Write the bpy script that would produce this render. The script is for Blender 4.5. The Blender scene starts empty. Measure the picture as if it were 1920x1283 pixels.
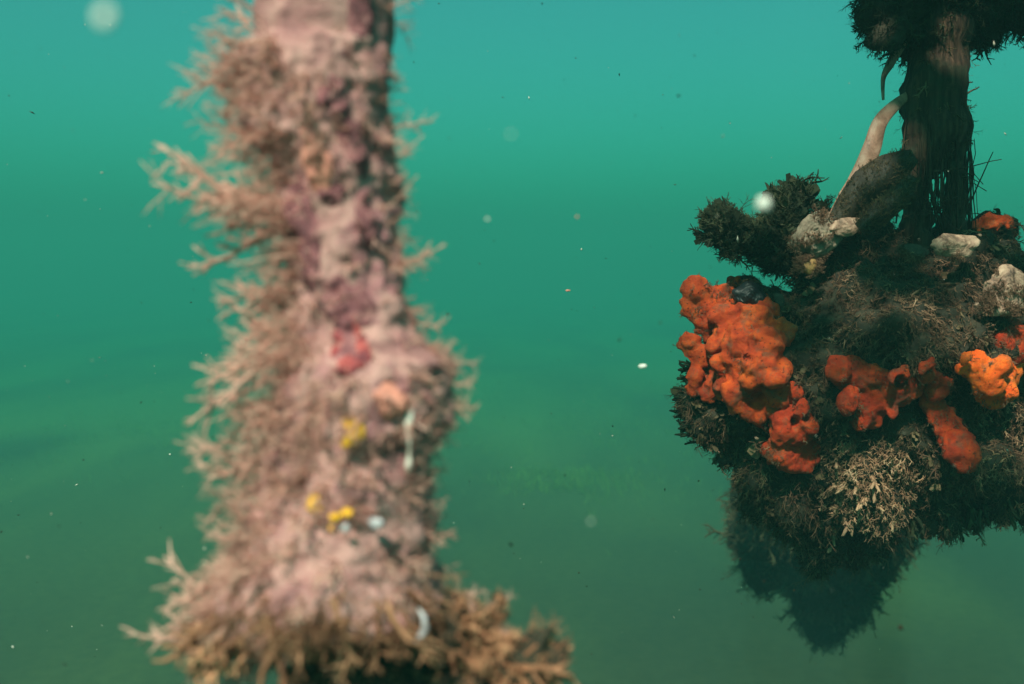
import bpy, math, random
import numpy as np
from mathutils import Vector, Matrix, noise as mn

rng = np.random.default_rng(7)
random.seed(7)
S = bpy.context.scene
COL = S.collection

# ------------------------------------------------------------------ camera
F = 1884.0                      # focal length in pixels of a 1920 x 1283 frame
CAMZ = 2.00
PITCH = math.radians(4.28)      # looking slightly down
cam = bpy.data.cameras.new('camera')
camo = bpy.data.objects.new('camera', cam)
COL.objects.link(camo)
camo.location = (0, 0, CAMZ)
camo.rotation_euler = (math.pi / 2 - PITCH, 0, 0)
cam.sensor_width = 36.0
cam.lens = F / 1920 * 36.0
cam.clip_start = 0.01
cam.clip_end = 600
cam.dof.use_dof = True
cam.dof.focus_distance = 0.97
cam.dof.aperture_fstop = 7.8
S.camera = camo

# ------------------------------------------------------------------ light
SUN_DIR = Vector((-0.22, -0.60, 0.76)).normalized()     # towards the sun
W = bpy.data.worlds.new('World')
S.world = W
W.use_nodes = True
nt = W.node_tree
sky = nt.nodes.new('ShaderNodeTexSky')
sky.sky_type = 'NISHITA'
sky.sun_disc = False
sky.sun_elevation = math.asin(SUN_DIR.z)
sky.sun_rotation = math.atan2(SUN_DIR.x, SUN_DIR.y)
sky.air_density = 1.0
sky.dust_density = 4.0
tint = nt.nodes.new('ShaderNodeMix')            # daylight that has come down through green sea water
tint.data_type = 'RGBA'
tint.blend_type = 'MULTIPLY'
tint.inputs['Factor'].default_value = 1.0
tint.inputs['B'].default_value = (.28, 1.0, .70, 1)
nt.links.new(sky.outputs[0], tint.inputs['A'])
nt.links.new(tint.outputs['Result'], nt.nodes['Background'].inputs[0])
nt.nodes['Background'].inputs[1].default_value = 0.078
sun = bpy.data.lights.new('sun', 'SUN')
sun.energy = 5.0
sun.angle = math.radians(3.0)
sun.color = (1.0, 0.70, 0.58)
suno = bpy.data.objects.new('sun', sun)
COL.objects.link(suno)
suno.rotation_euler = SUN_DIR.to_track_quat('Z', 'Y').to_euler()
S.view_settings.view_transform = 'Standard'
S.view_settings.look = 'None'
S.view_settings.exposure = 0.95
S.view_settings.gamma = 1.0
S.render.engine = 'CYCLES'
S.cycles.use_denoising = True
S.cycles.volume_bounces = 3
S.cycles.max_bounces = 8
S.cycles.diffuse_bounces = 3

# ------------------------------------------------------------------ helpers
CM = Matrix.Translation((0, 0, CAMZ)) @ Matrix.Rotation(math.pi / 2 - PITCH, 4, 'X')
CMn = np.array(CM)


def P(px, py, d):
    """world point that stands at distance d in front of the camera"""
    return CM @ Vector(((px - 960) / F * d, (641.5 - py) / F * d, -d))


def D(dx, dy, dz):
    """direction: dx to the right, dy up the picture, dz away"""
    return (CM.to_3x3() @ Vector((dx, dy, -dz))).normalized()


def mesh_of(V, Fc, rnd=None, tip=None, smooth=True, name='m'):
    V = np.asarray(V, dtype=np.float32)
    Fc = np.asarray(Fc, dtype=np.int32)
    k = Fc.shape[1]
    me = bpy.data.meshes.new(name)
    me.vertices.add(len(V))
    me.vertices.foreach_set('co', V.ravel())
    me.loops.add(Fc.size)
    me.loops.foreach_set('vertex_index', Fc.ravel())
    me.polygons.add(len(Fc))
    me.polygons.foreach_set('loop_start', np.arange(0, Fc.size, k, dtype=np.int32))
    me.polygons.foreach_set('use_smooth', np.full(len(Fc), smooth))
    me.update(calc_edges=True)
    for nm, a in (('rnd', rnd), ('tip', tip)):
        if a is not None:
            at = me.attributes.new(nm, 'FLOAT', 'POINT')
            at.data.foreach_set('value', np.asarray(a, dtype=np.float32))
    return me


def link(name, me, mat=None, parent=None, label=None, cat=None, group=None, kind=None, loc=None):
    o = bpy.data.objects.new(name, me)
    COL.objects.link(o)
    if mat is not None and me is not None and len(me.materials) == 0:
        me.materials.append(mat)
    if parent is not None:
        o.parent = parent
        o.matrix_parent_inverse = Matrix.Translation(-Vector(parent.location))
    if loc is not None:
        o.location = loc
    for k, v in (('label', label), ('category', cat), ('group', group), ('kind', kind)):
        if v:
            o[k] = v
    return o


def recenter(me, c):
    me.transform(Matrix.Translation(-Vector(c)))
    return me


def fbm(p, sc, oct=3):
    v = 0.0
    a = 1.0
    for i in range(oct):
        v += a * mn.noise(p * sc)
        sc *= 2.03
        a *= 0.5
    return v


# --- tubes and branching growths
def tube(pts, rad, sides=5):
    pts = [Vector(p) for p in pts]
    V, T = [], []
    n = len(pts)
    ref = Vector((0.31, 0.85, 0.42))
    for i, p in enumerate(pts):
        t = (pts[min(i + 1, n - 1)] - pts[max(i - 1, 0)])
        if t.length < 1e-9:
            t = Vector((0, 0, 1))
        t.normalize()
        a = t.cross(ref)
        if a.length < 1e-3:
            a = t.cross(Vector((1, 0, 0)))
        a.normalize()
        b = t.cross(a)
        for s in range(sides):
            an = 2 * math.pi * s / sides
            V.append(p + (a * math.cos(an) + b * math.sin(an)) * rad[i])
    for i in range(n - 1):
        for s in range(sides):
            q = [i * sides + s, i * sides + (s + 1) % sides, (i + 1) * sides + (s + 1) % sides, (i + 1) * sides + s]
            T.append((q[0], q[1], q[2]))
            T.append((q[0], q[2], q[3]))
    for s in range(1, sides - 1):
        T.append(((n - 1) * sides, (n - 1) * sides + s, (n - 1) * sides + s + 1))
    return V, T


def branchlet(r, rad=0.045, nseg=5, nbr=4, sides=4, curl=0.25, spread=0.7, bl=0.4, knob=0.3, sub=True, taper=0.5, bendk=.09):
    """a small branching growth, base at the origin, about one unit tall along z"""
    V, T, tip = [], [], []

    def add(pts, rd):
        b = len(V)
        v, t = tube(pts, rd, sides)
        V.extend(v)
        T.extend([(x + b, y + b, z + b) for x, y, z in t])
        tip.extend([min(1.0, max(0.0, q.z)) for q in v])

    bend = Vector((r.gauss(0, 1), r.gauss(0, 1), 0)) * bendk

    def path(p, d, L, n):
        out = [p.copy()]
        d = d.copy()
        for i in range(n):
            d = (d + bend + Vector((r.gauss(0, 1), r.gauss(0, 1), r.gauss(0, .6))) * curl).normalized()
            p = p + d * (L / n)
            out.append(p.copy())
        return out

    main = path(Vector((0, 0, -0.06)), Vector((r.gauss(0, .15), r.gauss(0, .15), 1)).normalized(), 1.0, nseg)
    rd = [rad * (1 - taper * i / nseg) * (1 + r.uniform(-knob, knob)) for i in range(nseg + 1)]
    rd[-1] *= 0.6
    add(main, rd)
    for k in range(nbr):
        i = 1 + int((nseg - 1) * (k + r.random()) / nbr)
        i = min(i, nseg - 1)
        an = k * 2.4 + r.uniform(-.5, .5)
        d = (Vector((math.cos(an), math.sin(an), 0)) * spread + Vector((0, 0, 0.75))).normalized()
        L = bl * r.uniform(0.6, 1.2) * (1.1 - 0.5 * i / nseg)
        m = 3
        pp = path(main[i], d, L, m)
        rr = [rd[i] * 0.75 * (1 - .45 * j / m) * (1 + r.uniform(-knob, knob)) for j in range(m + 1)]
        add(pp, rr)
        if sub and r.random() < 0.7:
            d2 = (d + Vector((r.gauss(0, .6), r.gauss(0, .6), r.gauss(0, .3)))).normalized()
            p2 = path(pp[1], d2, L * .55, 2)
            add(p2, [rr[1] * .8, rr[1] * .65, rr[1] * .4])
    return np.array([tuple(v) for v in V]), np.array(T), np.array(tip)


def leaflet(r, nleaf=6, w=0.16):
    """a tuft of small crinkled blades"""
    V, T, tip = [], [], []
    for k in range(nleaf):
        an = r.uniform(0, 6.28)
        tl = r.uniform(.15, .8)
        d = Vector((math.cos(an) * tl, math.sin(an) * tl, 1)).normalized()
        s = d.cross(Vector((r.gauss(0, 1), r.gauss(0, 1), r.gauss(0, 1)))).normalized()
        nn = d.cross(s)
        L = r.uniform(.5, 1.1)
        b = len(V)
        n = 4
        for i in range(n + 1):
            t = i / n
            c = d * (L * t) + nn * (math.sin(t * 3.5 + k) * .08)
            ww = w * (0.35 + math.sin(min(1, t * 1.05) * math.pi * .78) * .9) * r.uniform(.75, 1.2)
            V.append(c - s * ww)
            V.append(c + s * ww + nn * r.uniform(-.05, .05))
            tip.extend([t, t])
        for i in range(n):
            q = b + 2 * i
            T.append((q, q + 1, q + 3))
            T.append((q, q + 3, q + 2))
    return np.array([tuple(v) for v in V]), np.array(T), np.array(tip)


R7 = random.Random(11)
TW = [branchlet(R7, rad=.05, nseg=3, nbr=2, sides=3, curl=.3, sub=False, bl=.5) for _ in range(8)]      # thin turf
TB = [branchlet(R7, rad=.055, nseg=4, nbr=5, sides=3, curl=.3, bl=.45) for _ in range(8)]               # bushy turf
TF = [branchlet(R7, rad=.075, nseg=5, nbr=2, sides=5, curl=.16, sub=False, bl=.4, knob=.35, taper=.25) for _ in range(8)]   # stubby fingers
TL = [leaflet(R7) for _ in range(8)]


def frames(dirs, r):
    z = dirs / np.linalg.norm(dirs, axis=1, keepdims=True)
    a = r.normal(size=z.shape)
    x = np.cross(a, z)
    x /= np.linalg.norm(x, axis=1, keepdims=True) + 1e-9
    y = np.cross(z, x)
    return np.stack([x, y, z], axis=2)


def turf(pts, dirs, size, templ, r=rng):
    """many small growths joined in one mesh"""
    Rm = frames(dirs, r)
    n = len(pts)
    which = r.integers(0, len(templ), n)
    Vs, Fs, Rn, Tp = [], [], [], []
    base = 0
    rv = r.random(n)
    for k, (tv, tf, tt) in enumerate(templ):
        ix = np.where(which == k)[0]
        if len(ix) == 0:
            continue
        v = np.einsum('nij,vj->nvi', Rm[ix], tv) * size[ix][:, None, None] + pts[ix][:, None, :]
        m = len(tv)
        f = tf[None, :, :] + (np.arange(len(ix)) * m)[:, None, None] + base
        Vs.append(v.reshape(-1, 3))
        Fs.append(f.reshape(-1, 3))
        Rn.append(np.repeat(rv[ix], m))
        Tp.append(np.tile(tt, len(ix)))
        base += len(ix) * m
    return mesh_of(np.concatenate(Vs), np.concatenate(Fs), np.concatenate(Rn), np.concatenate(Tp), name='turf')


def tri_arrays(me):
    me.calc_loop_triangles()
    V = np.empty(len(me.vertices) * 3, dtype=np.float32)
    me.vertices.foreach_get('co', V)
    T = np.empty(len(me.loop_triangles) * 3, dtype=np.int32)
    me.loop_triangles.foreach_get('vertices', T)
    return V.reshape(-1, 3).astype(float), T.reshape(-1, 3)


def scatter(me, n, keep=None, r=rng, facing=-0.35):
    """random points and normals of a surface; keep(px, py, p, nrm) thins them"""
    V, T = tri_arrays(me)
    a, b, c = V[T[:, 0]], V[T[:, 1]], V[T[:, 2]]
    nr = np.cross(b - a, c - a)
    ar = np.linalg.norm(nr, axis=1) + 1e-12
    nr = nr / ar[:, None]
    ix = r.choice(len(T), size=n, p=ar / ar.sum())
    u, v = r.random(n), r.random(n)
    s = np.sqrt(u)
    p = a[ix] * (1 - s)[:, None] + b[ix] * (s * (1 - v))[:, None] + c[ix] * (s * v)[:, None]
    q = nr[ix]
    if facing is not None:
        toc = np.array([0, 0, CAMZ]) - p
        toc /= np.linalg.norm(toc, axis=1, keepdims=True)
        m = (q * toc).sum(1) > facing
        p, q = p[m], q[m]
    if keep is not None:
        loc = (p - CMn[:3, 3]) @ CMn[:3, :3]
        d = -loc[:, 2]
        m = keep(960 + loc[:, 0] / d * F, 641.5 - loc[:, 1] / d * F)
        p, q = p[m], q[m]
    return p, q


def dvec(*a):
    return np.array(D(*a))


def blob_mesh(blobs, voxel, amp=0.0, sc=40.0, smooth=8, amp2=0.0, sc2=150.0, seed=0.0, stretch=None):
    """fuse balls (world centre, radius or three radii) into one lumpy skin"""
    import bmesh
    bm = bmesh.new()
    for c, rr in blobs:
        if not hasattr(rr, '__len__'):
            rr = (rr, rr, rr)
        m = Matrix.Translation(c) @ CM.to_3x3().to_4x4() @ Matrix.Diagonal((rr[0], rr[1], rr[2], 1))
        bmesh.ops.create_icosphere(bm, subdivisions=3, radius=1.0, matrix=m)
    me = bpy.data.meshes.new('blob')
    bm.to_mesh(me)
    bm.free()
    o = bpy.data.objects.new('tmp', me)
    COL.objects.link(o)
    md = o.modifiers.new('r', 'REMESH')
    md.mode = 'VOXEL'
    md.voxel_size = voxel
    if smooth:
        ms = o.modifiers.new('s', 'SMOOTH')
        ms.iterations = smooth
        ms.factor = .5
    dg = bpy.context.evaluated_depsgraph_get()
    out = bpy.data.meshes.new_from_object(o.evaluated_get(dg))
    bpy.data.objects.remove(o)
    bpy.data.meshes.remove(me)
    out.update()
    nv = len(out.vertices)
    N = np.empty(nv * 3, dtype=np.float32)
    out.vertex_normals.foreach_get('vector', N)
    N = N.reshape(-1, 3)
    Cc = np.empty(nv * 3, dtype=np.float32)
    out.vertices.foreach_get('co', Cc)
    Cc = Cc.reshape(-1, 3)
    off = Vector((seed, seed * 1.7, -seed))
    dsp = np.zeros(nv, dtype=np.float32)
    for i in range(nv):
        p = Vector(Cc[i]) + off
        if amp:
            dsp[i] += amp * fbm(p, sc, 3)
        if amp2:
            dsp[i] += amp2 * mn.noise(p * sc2)
    Cc = Cc + N * dsp[:, None]
    out.vertices.foreach_set('co', Cc.ravel())
    out.polygons.foreach_set('use_smooth', np.ones(len(out.polygons), dtype=bool))
    out.update()
    return out


# ------------------------------------------------------------------ materials
def ramp(nt, src, stops):
    r = nt.nodes.new('ShaderNodeValToRGB')
    while len(r.color_ramp.elements) < len(stops):
        r.color_ramp.elements.new(0.5)
    for e, (p, c) in zip(r.color_ramp.elements, stops):
        e.position = p
        e.color = (*c, 1)
    nt.links.new(src, r.inputs[0])
    return r.outputs[0]


def noise_node(nt, scale, detail=4, rough=.6, dist=0.0, coord='Object'):
    tc = nt.nodes.new('ShaderNodeTexCoord')
    n = nt.nodes.new('ShaderNodeTexNoise')
    n.inputs['Scale'].default_value = scale
    n.inputs['Detail'].default_value = detail
    n.inputs['Roughness'].default_value = rough
    n.inputs['Distortion'].default_value = dist
    nt.links.new(tc.outputs[coord], n.inputs['Vector'])
    return n.outputs['Fac']


def mixc(nt, fac, a, b, mode='MIX'):
    m = nt.nodes.new('ShaderNodeMix')
    m.data_type = 'RGBA'
    m.blend_type = mode
    for s, v in ((m.inputs['Factor'], fac), (m.inputs['A'], a), (m.inputs['B'], b)):
        if isinstance(v, (int, float)):
            s.default_value = v
        elif isinstance(v, tuple):
            s.default_value = (*v, 1)
        else:
            nt.links.new(v, s)
    return m.outputs['Result']


def new_mat(name, rough=.8, spec=.3):
    m = bpy.data.materials.new(name)
    m.use_nodes = True
    b = m.node_tree.nodes['Principled BSDF']
    b.inputs['Roughness'].default_value = rough
    b.inputs['Specular IOR Level'].default_value = spec
    return m, m.node_tree, b


def bump(nt, b, h, strength=.4, dist=.002):
    n = nt.nodes.new('ShaderNodeBump')
    n.inputs['Strength'].default_value = strength
    n.inputs['Distance'].default_value = dist
    nt.links.new(h, n.inputs['Height'])
    nt.links.new(n.outputs[0], b.inputs['Normal'])


def growth_mat(name, stops, tipc=None, tipf=.5, nsc=30, transl=.25, rough=.8, var=.5):
    """small growths: colour varies from one to the next and over the colony"""
    m, nt, b = new_mat(name, rough, .2)
    at = nt.nodes.new('ShaderNodeAttribute')
    at.attribute_name = 'rnd'
    nz = noise_node(nt, nsc, 3)
    ma = nt.nodes.new('ShaderNodeMath')
    ma.operation = 'MULTIPLY_ADD'
    nt.links.new(at.outputs['Fac'], ma.inputs[0])
    ma.inputs[1].default_value = var
    mb = nt.nodes.new('ShaderNodeMath')
    mb.operation = 'MULTIPLY_ADD'
    nt.links.new(nz, mb.inputs[0])
    mb.inputs[1].default_value = 1.6
    mb.inputs[2].default_value = -.3 - var * .5
    nt.links.new(mb.outputs[0], ma.inputs[2])
    c = ramp(nt, ma.outputs[0], stops)
    if tipc:
        t = nt.nodes.new('ShaderNodeAttribute')
        t.attribute_name = 'tip'
        mm = nt.nodes.new('ShaderNodeMath')
        mm.operation = 'MULTIPLY'
        nt.links.new(t.outputs['Fac'], mm.inputs[0])
        mm.inputs[1].default_value = tipf
        c = mixc(nt, mm.outputs[0], c, tipc)
    nt.links.new(c, b.inputs['Base Color'])
    if transl:
        tr = nt.nodes.new('ShaderNodeBsdfTranslucent')
        nt.links.new(c, tr.inputs['Color'])
        mx = nt.nodes.new('ShaderNodeMixShader')
        mx.inputs[0].default_value = transl
        out = nt.nodes['Material Output']
        nt.links.new(b.outputs[0], mx.inputs[1])
        nt.links.new(tr.outputs[0], mx.inputs[2])
        nt.links.new(mx.outputs[0], out.inputs['Surface'])
    return m


def crust_mat(name, stops, nsc=60, detail=6, rough=.85, bstr=.5, bdist=.002, bsc=300, spec=.25, dist=.5):
    m, nt, b = new_mat(name, rough, spec)
    nz = noise_node(nt, nsc, detail, .65, dist)
    c = ramp(nt, nz, stops)
    nt.links.new(c, b.inputs['Base Color'])
    bump(nt, b, noise_node(nt, bsc, 5, .65), bstr, bdist)
    return m


M = {}
M['post'] = crust_mat('post_crust', [(.28, (.09, .035, .045)), (.42, (.34, .15, .155)), (.55, (.48, .25, .24)), (.66, (.34, .13, .155)), (.8, (.58, .33, .29))], 45, bsc=260, bdist=.003, bstr=.7)
M['tuft'] = growth_mat('pale_growth', [(.05, (.38, .15, .12)), (.35, (.64, .30, .25)), (.65, (.77, .42, .36)), (.95, (.84, .55, .49))], (.86, .62, .55), .45, 45, .45)
M['turf'] = growth_mat('mauve_turf', [(.1, (.28, .09, .09)), (.4, (.58, .26, .245)), (.75, (.74, .40, .37)), (1, (.83, .54, .50))], (.82, .56, .51), .35, 70, .35)
M['rust'] = growth_mat('rust_growth', [(.15, (.08, .025, .014)), (.42, (.34, .125, .07)), (.7, (.62, .28, .16)), (1, (.80, .50, .36))], (.78, .45, .29), .3, 45, .2)
M['fringe'] = growth_mat('brown_fringe', [(.1, (.08, .03, .018)), (.45, (.26, .11, .065)), (.8, (.46, .23, .14)), (1, (.62, .36, .24))], (.55, .30, .19), .3, 60, .3)
M['redcrust'] = crust_mat('red_crust', [(.34, (.12, .035, .05)), (.5, (.34, .06, .065)), (.7, (.50, .12, .11))], 220)
M['plum'] = crust_mat('plum_crust', [(.3, (.06, .022, .03)), (.5, (.21, .07, .085)), (.7, (.42, .19, .19))], 170)
M['salmon'] = crust_mat('salmon_crust', [(.3, (.42, .16, .14)), (.6, (.64, .24, .19)), (.8, (.72, .38, .31))], 120)
M['yellow'] = crust_mat('yellow_sponge', [(.3, (.62, .26, .02)), (.6, (.85, .42, .03)), (.8, (.88, .50, .08))], 200)
M['white'] = crust_mat('white_shell', [(.34, (.30, .18, .15)), (.5, (.70, .62, .58)), (.7, (.82, .78, .76))], 190, rough=.45, spec=.5)
M['bluewhite'] = crust_mat('blue_white_shell', [(.34, (.16, .12, .13)), (.5, (.40, .36, .42)), (.7, (.62, .58, .64))], 200, rough=.4, spec=.5)
M['dark'] = crust_mat('dark_crust_and_shade', [(.3, (.012, .010, .008)), (.6, (.035, .028, .018)), (.8, (.06, .045, .03))], 70)
M['darkturf'] = growth_mat('dark_turf', [(.1, (.018, .013, .008)), (.45, (.06, .042, .023)), (.75, (.13, .085, .045)), (1, (.24, .15, .09))], (.18, .12, .07), .3, 16, .12)
M['brownturf'] = growth_mat('brown_turf', [(.1, (.025, .012, .008)), (.4, (.085, .042, .026)), (.75, (.20, .105, .065)), (1, (.42, .24, .16))], (.30, .165, .11), .35, 20, .15)
M['sunlit_tanturf'] = growth_mat('sunlit_tan_turf', [(.1, (.05, .022, .012)), (.45, (.20, .09, .05)), (.8, (.46, .24, .14)), (1, (.72, .46, .33))], (.66, .40, .27), .4, 45, .15)  # tan growth, with sunlight on the turf put into its paler colour
M['leafturf'] = growth_mat('black_green_leaf', [(.1, (.008, .011, .006)), (.5, (.024, .03, .016)), (.9, (.06, .06, .03)), (1, (.10, .085, .05))], None, 0, 40, .12)
M['seagrass'] = growth_mat('seagrass', [(.1, (.12, .11, .02)), (.5, (.22, .20, .045)), (.9, (.32, .27, .07))], None, 0, 2, .3)


def sponge_mat(name, lo, mid, hi):
    m, nt, b = new_mat(name, .75, .3)
    nz = noise_node(nt, 45, 5, .6, .4)
    c = ramp(nt, nz, [(.3, lo), (.5, mid), (.72, hi)])
    vz = nt.nodes.new('ShaderNodeTexVoronoi')          # pores
    vz.inputs['Scale'].default_value = 190
    tc = nt.nodes.new('ShaderNodeTexCoord')
    nt.links.new(tc.outputs['Object'], vz.inputs['Vector'])
    pr = ramp(nt, vz.outputs['Distance'], [(.06, (.25, .25, .25)), (.22, (1, 1, 1))])
    c = mixc(nt, 1.0, c, pr, 'MULTIPLY')
    dirt = ramp(nt, noise_node(nt, 60, 7, .75, .6), [(.50, (0, 0, 0)), (.64, (1, 1, 1))])
    sep = nt.nodes.new('ShaderNodeSeparateColor')
    nt.links.new(dirt, sep.inputs[0])
    mul = nt.nodes.new('ShaderNodeMath')
    mul.operation = 'MULTIPLY'
    nt.links.new(sep.outputs[0], mul.inputs[0])
    mul.inputs[1].default_value = .7
    c = mixc(nt, mul.outputs[0], c, (.10, .06, .035))   # silt and algae in patches
    nt.links.new(c, b.inputs['Base Color'])
    b.inputs['Subsurface Weight'].default_value = .4
    b.inputs['Subsurface Radius'].default_value = (.012, .003, .001)
    bump(nt, b, noise_node(nt, 220, 7, .75), .8, .004)
    return m


M['sponge'] = sponge_mat('orange_sponge', (.23, .016, .003), (.44, .044, .005), (.66, .098, .010))
M['sponge_red'] = sponge_mat('red_orange_sponge', (.20, .011, .003), (.42, .029, .004), (.62, .066, .007))
M['sponge_sunlit'] = sponge_mat('sunlit_orange_sponge', (.72, .07, .006), (.90, .12, .009), (.94, .17, .015))  # brighter copy of the sponge colour, sunlight put in
M['shell'] = crust_mat('pale_shell', [(.32, (.035, .025, .018)), (.44, (.15, .105, .078)), (.58, (.26, .19, .145)), (.8, (.34, .19, .10))], 60, rough=.7, bsc=180, bdist=.003)
M['shell_tan'] = crust_mat('tan_shell', [(.3, (.16, .08, .03)), (.6, (.30, .16, .06)), (.8, (.36, .22, .1))], 60, rough=.6)
M['shell_pink'] = crust_mat('pinkish_shell', [(.34, (.045, .024, .018)), (.48, (.26, .15, .11)), (.70, (.55, .35, .26))], 75, rough=.6, bsc=200, bdist=.003)
M['shell_dark'] = crust_mat('dull_shell', [(.3, (.03, .02, .016)), (.6, (.08, .055, .045)), (.8, (.13, .09, .075))], 70)
M['cavity'] = crust_mat('cavity_black', [(.3, (.006, .006, .008)), (.6, (.012, .012, .015)), (.8, (.03, .03, .03))], 60, rough=.45, spec=.4)


def bark_mat():
    m, nt, b = new_mat('fibrous_bark', .85, .2)
    tc = nt.nodes.new('ShaderNodeTexCoord')
    mp = nt.nodes.new('ShaderNodeMapping')
    mp.inputs['Scale'].default_value = (1, 1, .06)
    nt.links.new(tc.outputs['Object'], mp.inputs['Vector'])
    n = nt.nodes.new('ShaderNodeTexNoise')
    n.inputs['Scale'].default_value = 260
    n.inputs['Detail'].default_value = 5
    nt.links.new(mp.outputs[0], n.inputs['Vector'])
    c = ramp(nt, n.outputs['Fac'], [(.3, (.014, .008, .006)), (.5, (.042, .023, .016)), (.72, (.10, .053, .035))])
    g = ramp(nt, noise_node(nt, 35, 4), [(.5, (0, 0, 0)), (.68, (.7, .7, .7))])
    c = mixc(nt, g, c, (.022, .03, .018))
    nt.links.new(c, b.inputs['Base Color'])
    bump(nt, b, n.outputs['Fac'], .8, .003)
    return m


M['bark'] = bark_mat()
M['leaf'] = crust_mat('dead_leaf', [(.3, (.10, .045, .03)), (.5, (.28, .14, .10)), (.75, (.40, .25, .19))], 55, rough=.55, bsc=120, spec=.35)
M['leafdark'] = crust_mat('shaded_leaf', [(.3, (.012, .009, .007)), (.6, (.035, .026, .018)), (.8, (.07, .05, .03))], 30, rough=.6)  # darker leaf colour, standing for the leaf's shadow side

# ------------------------------------------------------------------ seabed and water
HALF = 70.0


def seabed_height(x, y):
    p = Vector((x, y, 0))
    return .04 * mn.noise(p * .3) + .012 * mn.noise(p * 1.5) + .003 * mn.noise(p * 6.0)


def make_seabed():
    n = 320
    u = np.linspace(-1, 1, n)
    c = np.sign(u) * np.abs(u) ** 2.6 * HALF
    V = []
    for yy in c:
        for xx in c:
            V.append((xx, yy + 3 * (1 - abs(yy) / HALF), seabed_height(xx, yy + 3 * (1 - abs(yy) / HALF))))
    i = np.arange(n * n).reshape(n, n)
    Fq = np.stack([i[:-1, :-1].ravel(), i[:-1, 1:].ravel(), i[1:, 1:].ravel(), i[1:, :-1].ravel()], axis=1)
    m, nt, b = new_mat('seabed_mud', .95, .1)
    tcb = nt.nodes.new('ShaderNodeTexCoord')
    mpb = nt.nodes.new('ShaderNodeMapping')
    mpb.inputs['Scale'].default_value = (1.0, .26, 1.0)
    nt.links.new(tcb.outputs['Object'], mpb.inputs['Vector'])
    bn = nt.nodes.new('ShaderNodeTexNoise')
    bn.inputs['Scale'].default_value = .45
    bn.inputs['Detail'].default_value = 4
    bn.inputs['Distortion'].default_value = .4
    nt.links.new(mpb.outputs[0], bn.inputs['Vector'])
    big = bn.outputs['Fac']
    sp = nt.nodes.new('ShaderNodeSeparateXYZ')          # dark weedy mud near, sand flats paler farther out, distant haze partly put in
    tcc = nt.nodes.new('ShaderNodeTexCoord')
    nt.links.new(tcc.outputs['Object'], sp.inputs[0])
    mr = nt.nodes.new('ShaderNodeMapRange')
    mr.inputs['From Min'].default_value = 5.5
    mr.inputs['From Max'].default_value = 13.0
    mr.inputs['To Min'].default_value = -.16
    mr.inputs['To Max'].default_value = .16
    nt.links.new(sp.outputs['Y'], mr.inputs['Value'])
    ad = nt.nodes.new('ShaderNodeMath')
    nt.links.new(big, ad.inputs[0])
    nt.links.new(mr.outputs[0], ad.inputs[1])
    c = ramp(nt, ad.outputs[0], [(.32, (.060, .042, .020)), (.52, (.100, .074, .027)), (.74, (.17, .125, .040))])
    fine = noise_node(nt, 14, 5, .7)
    f = ramp(nt, fine, [(.35, (.8, .8, .8)), (.65, (1.05, 1.05, 1.05))])
    c = mixc(nt, 1.0, c, f, 'MULTIPLY')
    nt.links.new(c, b.inputs['Base Color'])
    bump(nt, b, fine, .2, .01)
    link('seabed', mesh_of(V, Fq, name='seabed'), m, kind='structure')


make_seabed()


def make_haze():
    x, y0, z0, z1 = HALF + 1, -HALF - 1, -1.2, CAMZ + 1.9
    V = [(sx * x, sy * x, z) for z in (z0, z1) for sx, sy in ((-1, -1), (1, -1), (1, 1), (-1, 1))]
    Fq = [(3, 2, 1, 0), (4, 5, 6, 7), (0, 1, 5, 4), (1, 2, 6, 5), (2, 3, 7, 6), (3, 0, 4, 7)]
    m = bpy.data.materials.new('green_water')
    m.use_nodes = True
    nt = m.node_tree
    nt.nodes.remove(nt.nodes['Principled BSDF'])
    v = nt.nodes.new('ShaderNodeVolumePrincipled')
    v.inputs['Density'].default_value = .165
    v.inputs['Color'].default_value = (.040, .114, .120, 1)
    v.inputs['Absorption Color'].default_value = (0, .52, .40, 1)
    v.inputs['Anisotropy'].default_value = 0.0
    nt.links.new(v.outputs[0], nt.nodes['Material Output'].inputs['Volume'])
    link('haze', mesh_of(V, Fq, smooth=False, name='haze'), m, kind='stuff', label='hazy green sea water filling the whole view')


make_haze()


# ------------------------------------------------------------------ the near post
PD = 0.36
ROWS = [(-10500, 610, 130), (-200, 612, 132), (0, 612, 132), (60, 610, 130), (90, 607, 128), (105, 590, 145), (140, 588, 147), (180, 592, 146), (250, 600, 148),
        (300, 628, 126), (360, 640, 116), (450, 644, 112), (560, 652, 110), (620, 664, 122), (680, 690, 164), (740, 690, 168), (790, 684, 166),
        (850, 662, 156), (940, 646, 162), (1010, 636, 176), (1060, 626, 190), (1100, 618, 210), (1130, 616, 214), (1148, 622, 200), (1170, 645, 150), (1205, 668, 112), (1300, 675, 105),
        (1400, 660, 125), (1700, 650, 140), (12000, 650, 150)]
RY = np.array([r[0] for r in ROWS], float)
RC = np.array([r[1] for r in ROWS], float)
RR = np.array([r[2] for r in ROWS], float)
MM = PD / F            # metres to a picture pixel at the post
RIGHT, UP, FWD = D(1, 0, 0), D(0, 1, 0), D(0, 0, 1)


def post_point(py, th, off=0.0):
    c = np.interp(py, RY, RC)
    r = np.interp(py, RY, RR) * .97 * MM
    base = P(c, py, PD)
    dr = RIGHT * math.sin(th) - FWD * math.cos(th)
    q = base + dr * r
    k = .35 if py < 90 else 1.0
    r += k * (.0045 * fbm(q, 60, 3) + .0011 * mn.noise(q * 240) + .0006 * mn.noise(q * 600))
    return base + dr * (r + off), dr


post_base = P(650, 11200, PD)
post = link('overgrown_post', None, loc=post_base,
            label='near blurred post furred with pinkish tan growth, left of centre', cat='post')


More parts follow.
